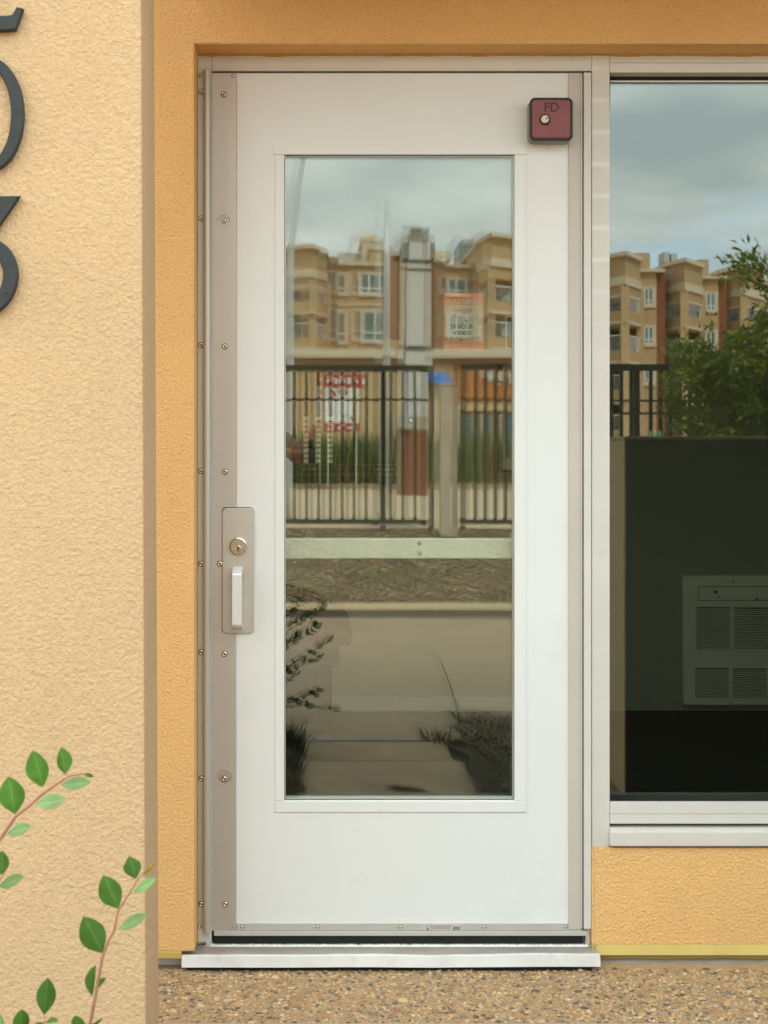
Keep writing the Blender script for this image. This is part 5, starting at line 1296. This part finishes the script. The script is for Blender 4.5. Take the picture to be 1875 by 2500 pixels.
# ================================================================== PHOTOGRAPHER met in the door glass
def person():
    px_, py_ = -0.36, -3.78
    t = thing('person', (px_, py_, -0.10), 'person in a grey shirt raising a camera, mirrored at left of the door glass', 'person')
    z0 = -0.10
    J = {}; ED = []; RAD = []
    V = []
    def j(n, x, y, z, r, par=None):
        J[n] = len(V); V.append((px_ + x, py_ + y, z0 + z)); RAD.append(r)
        if par: ED.append((J[par], J[n]))
    j('pelvis', 0, 0, 0.93, (0.155, 0.115))
    j('waist', 0, 0.01, 1.08, (0.140, 0.105), 'pelvis'); j('chest', 0, 0.0, 1.27, (0.165, 0.118), 'waist'); j('upper', 0, -0.005, 1.40, (0.15, 0.095), 'chest')
    j('neck', 0, 0.0, 1.49, (0.056, 0.058), 'upper'); j('neck2', 0, 0.015, 1.55, (0.052, 0.055), 'neck'); j('jaw', 0, 0.035, 1.60, (0.062, 0.078), 'neck2'); j('head', 0, 0.02, 1.68, (0.076, 0.095), 'jaw'); j('crown', 0, 0.005, 1.755, (0.055, 0.07), 'head')
    for s, n in ((-1, 'l'), (1, 'r')):
        j('hip' + n, s * 0.09, 0, 0.87, (0.10, 0.10), 'pelvis'); j('th' + n, s * 0.10, 0.01, 0.68, (0.085, 0.085), 'hip' + n); j('kn' + n, s * 0.10, 0.02, 0.48, (0.060, 0.064), 'th' + n)
        j('ca' + n, s * 0.105, -0.01, 0.34, (0.056, 0.062), 'kn' + n); j('an' + n, s * 0.105, -0.02, 0.09, (0.040, 0.045), 'ca' + n); j('ba' + n, s * 0.115, 0.06, 0.035, (0.045, 0.032), 'an' + n); j('to' + n, s * 0.12, 0.15, 0.03, (0.040, 0.026), 'ba' + n)
        j('sh' + n, s * 0.18, -0.005, 1.41, (0.065, 0.062), 'upper')
    # right arm: elbow out, forearm level, hand round the camera body
    j('elr', 0.27, 0.03, 1.290, (0.043, 0.043), 'shr'); j('far', 0.295, 0.12, 1.340, (0.040, 0.040), 'elr'); j('wrr', 0.305, 0.215, 1.400, (0.027, 0.022), 'far'); j('hdr', 0.325, 0.255, 1.425, (0.036, 0.020), 'wrr')
    # left arm under the lens
    j('ell', -0.20, 0.08, 1.260, (0.043, 0.043), 'shl'); j('fal', 0.0, 0.16, 1.300, (0.038, 0.038), 'ell'); j('wrl', 0.16, 0.22, 1.330, (0.027, 0.023), 'fal'); j('hdl', 0.225, 0.24, 1.340, (0.034, 0.020), 'wrl')
    for k in range(4):
        a = 0.012 * (k - 1.5)
        j('rf%d' % k, 0.350, 0.275 + 0.004 * k, 1.460 - 0.020 * k, (0.0095, 0.0095), 'hdr'); j('rg%d' % k, 0.362, 0.302, 1.462 - 0.020 * k, (0.0088, 0.0088), 'rf%d' % k); j('rh%d' % k, 0.352, 0.322 - 0.003 * (k == 3), 1.462 - 0.020 * k, (0.0078, 0.0078), 'rg%d' % k)
        j('lf%d' % k, 0.262 , 0.225 + 0.020 * k, 1.332, (0.0095, 0.0095), 'hdl'); j('lg%d' % k, 0.292, 0.225 + 0.020 * k, 1.340, (0.0088, 0.0088), 'lf%d' % k); j('lh%d' % k, 0.312, 0.226 + 0.019 * k, 1.356, (0.0078, 0.0078), 'lg%d' % k)
    j('rt', 0.328, 0.222, 1.452, (0.011, 0.011), 'hdr'); j('rt2', 0.334, 0.215, 1.476, (0.009, 0.009), 'rt')
    j('lt', 0.232, 0.272, 1.362, (0.011, 0.011), 'hdl'); j('lt2', 0.250, 0.290, 1.382, (0.009, 0.009), 'lt')
    me = bpy.data.meshes.new('body'); me.from_pydata(V, ED, [])
    o = bpy.data.objects.new('body_tmp', me); COL.objects.link(o)
    md = o.modifiers.new('skin', 'SKIN'); md.branch_smoothing = 0.6
    for k, r in enumerate(RAD):
        sv = me.skin_vertices[0].data[k]; sv.radius = r; sv.use_root = (k == 0)
    o.modifiers.new('sub', 'SUBSURF').levels = 2
    dg = bpy.context.evaluated_depsgraph_get()
    bme = bpy.data.meshes.new_from_object(o.evaluated_get(dg))
    bpy.data.objects.remove(o)
    bme.materials.clear()
    for m in (M_SKIN, M_SHIRT, M_TROUS, M_SHOE): bme.materials.append(m)
    for p in bme.polygons:
        c = p.center; z = c.z - z0; lx_ = c.x - px_
        mi = 0
        if z < 0.075: mi = 3
        elif z < 0.96: mi = 2
        elif z < 1.47:
            mi = 1
            if (lx_ > 0.245 and c.y - py_ > 0.06) or (lx_ < 0.5 and c.y - py_ > 0.175 and z < 1.42): mi = 0
        p.material_index = mi; p.use_smooth = True
    obj('body', bme, None, t)
    # hair, face
    hb = bmesh.new(); bmesh.ops.create_uvsphere(hb, u_segments=20, v_segments=12, radius=1)
    for v in list(hb.verts):
        if v.co.z < -0.25 or (v.co.y > 0.35 and v.co.z < 0.35): hb.verts.remove(v)
    for v in hb.verts: v.co = Vector((px_ + v.co.x * 0.088, py_ + 0.005 + v.co.y * 0.107, z0 + 1.70 + v.co.z * 0.092))
    MB().bm(hb).build('hair', M_HAIR, t, smooth=True)
    q = MB(); zf = z0 + 1.655; yf = py_ + 0.118
    q.add([(px_ - .012, yf - .012, zf - .02), (px_ + .012, yf - .012, zf - .02), (px_, yf + .016, zf - .016), (px_, yf - .006, zf + .022)], [(0, 1, 2), (0, 2, 3), (1, 3, 2)]); q.build('nose', M_SKIN, t, smooth=True)
    for s in (-1, 1):
        q = MB(); q.lathe([(0.009, yf - .012), (0.006, yf - .006), (0.0, yf - .004)], (px_ + s * .031, zf + .025), 12); q.build('eye', M_EYE, t)
        q = MB(); q.box(px_ + s * .084 - .006, px_ + s * .084 + .006, py_ + .005, py_ + .04, zf - .025, zf + .03, 0.005); q.build('ear', M_SKIN, t)
    q = MB(); q.box(px_ - .022, px_ + .022, yf - .016, yf - .004, zf - .048, zf - .041, 0.002); q.build('mouth', mat('lips', (0.35, 0.12, 0.09), 0.5), t)
person()
ca = thing('photo_camera', (-0.035, -3.52, 1.17), 'black camera held up in both hands of the mirrored person', 'camera')
mb = MB(); mb.box(-0.085, -0.005, -3.545, -3.505, 1.185, 1.265, 0.006); mb.build('camera_body', M_INK, ca)
mb = MB(); mb.box(-0.065, -0.030, -3.548, -3.508, 1.264, 1.284, 0.005); mb.build('viewfinder', M_INK, ca)
mb = MB(); mb.lathe([(0.030, -3.506), (0.031, -3.49), (0.026, -3.484), (0.0, -3.488)], (-0.042, 1.224), 20); mb.build('lens', M_DKGREY, ca)
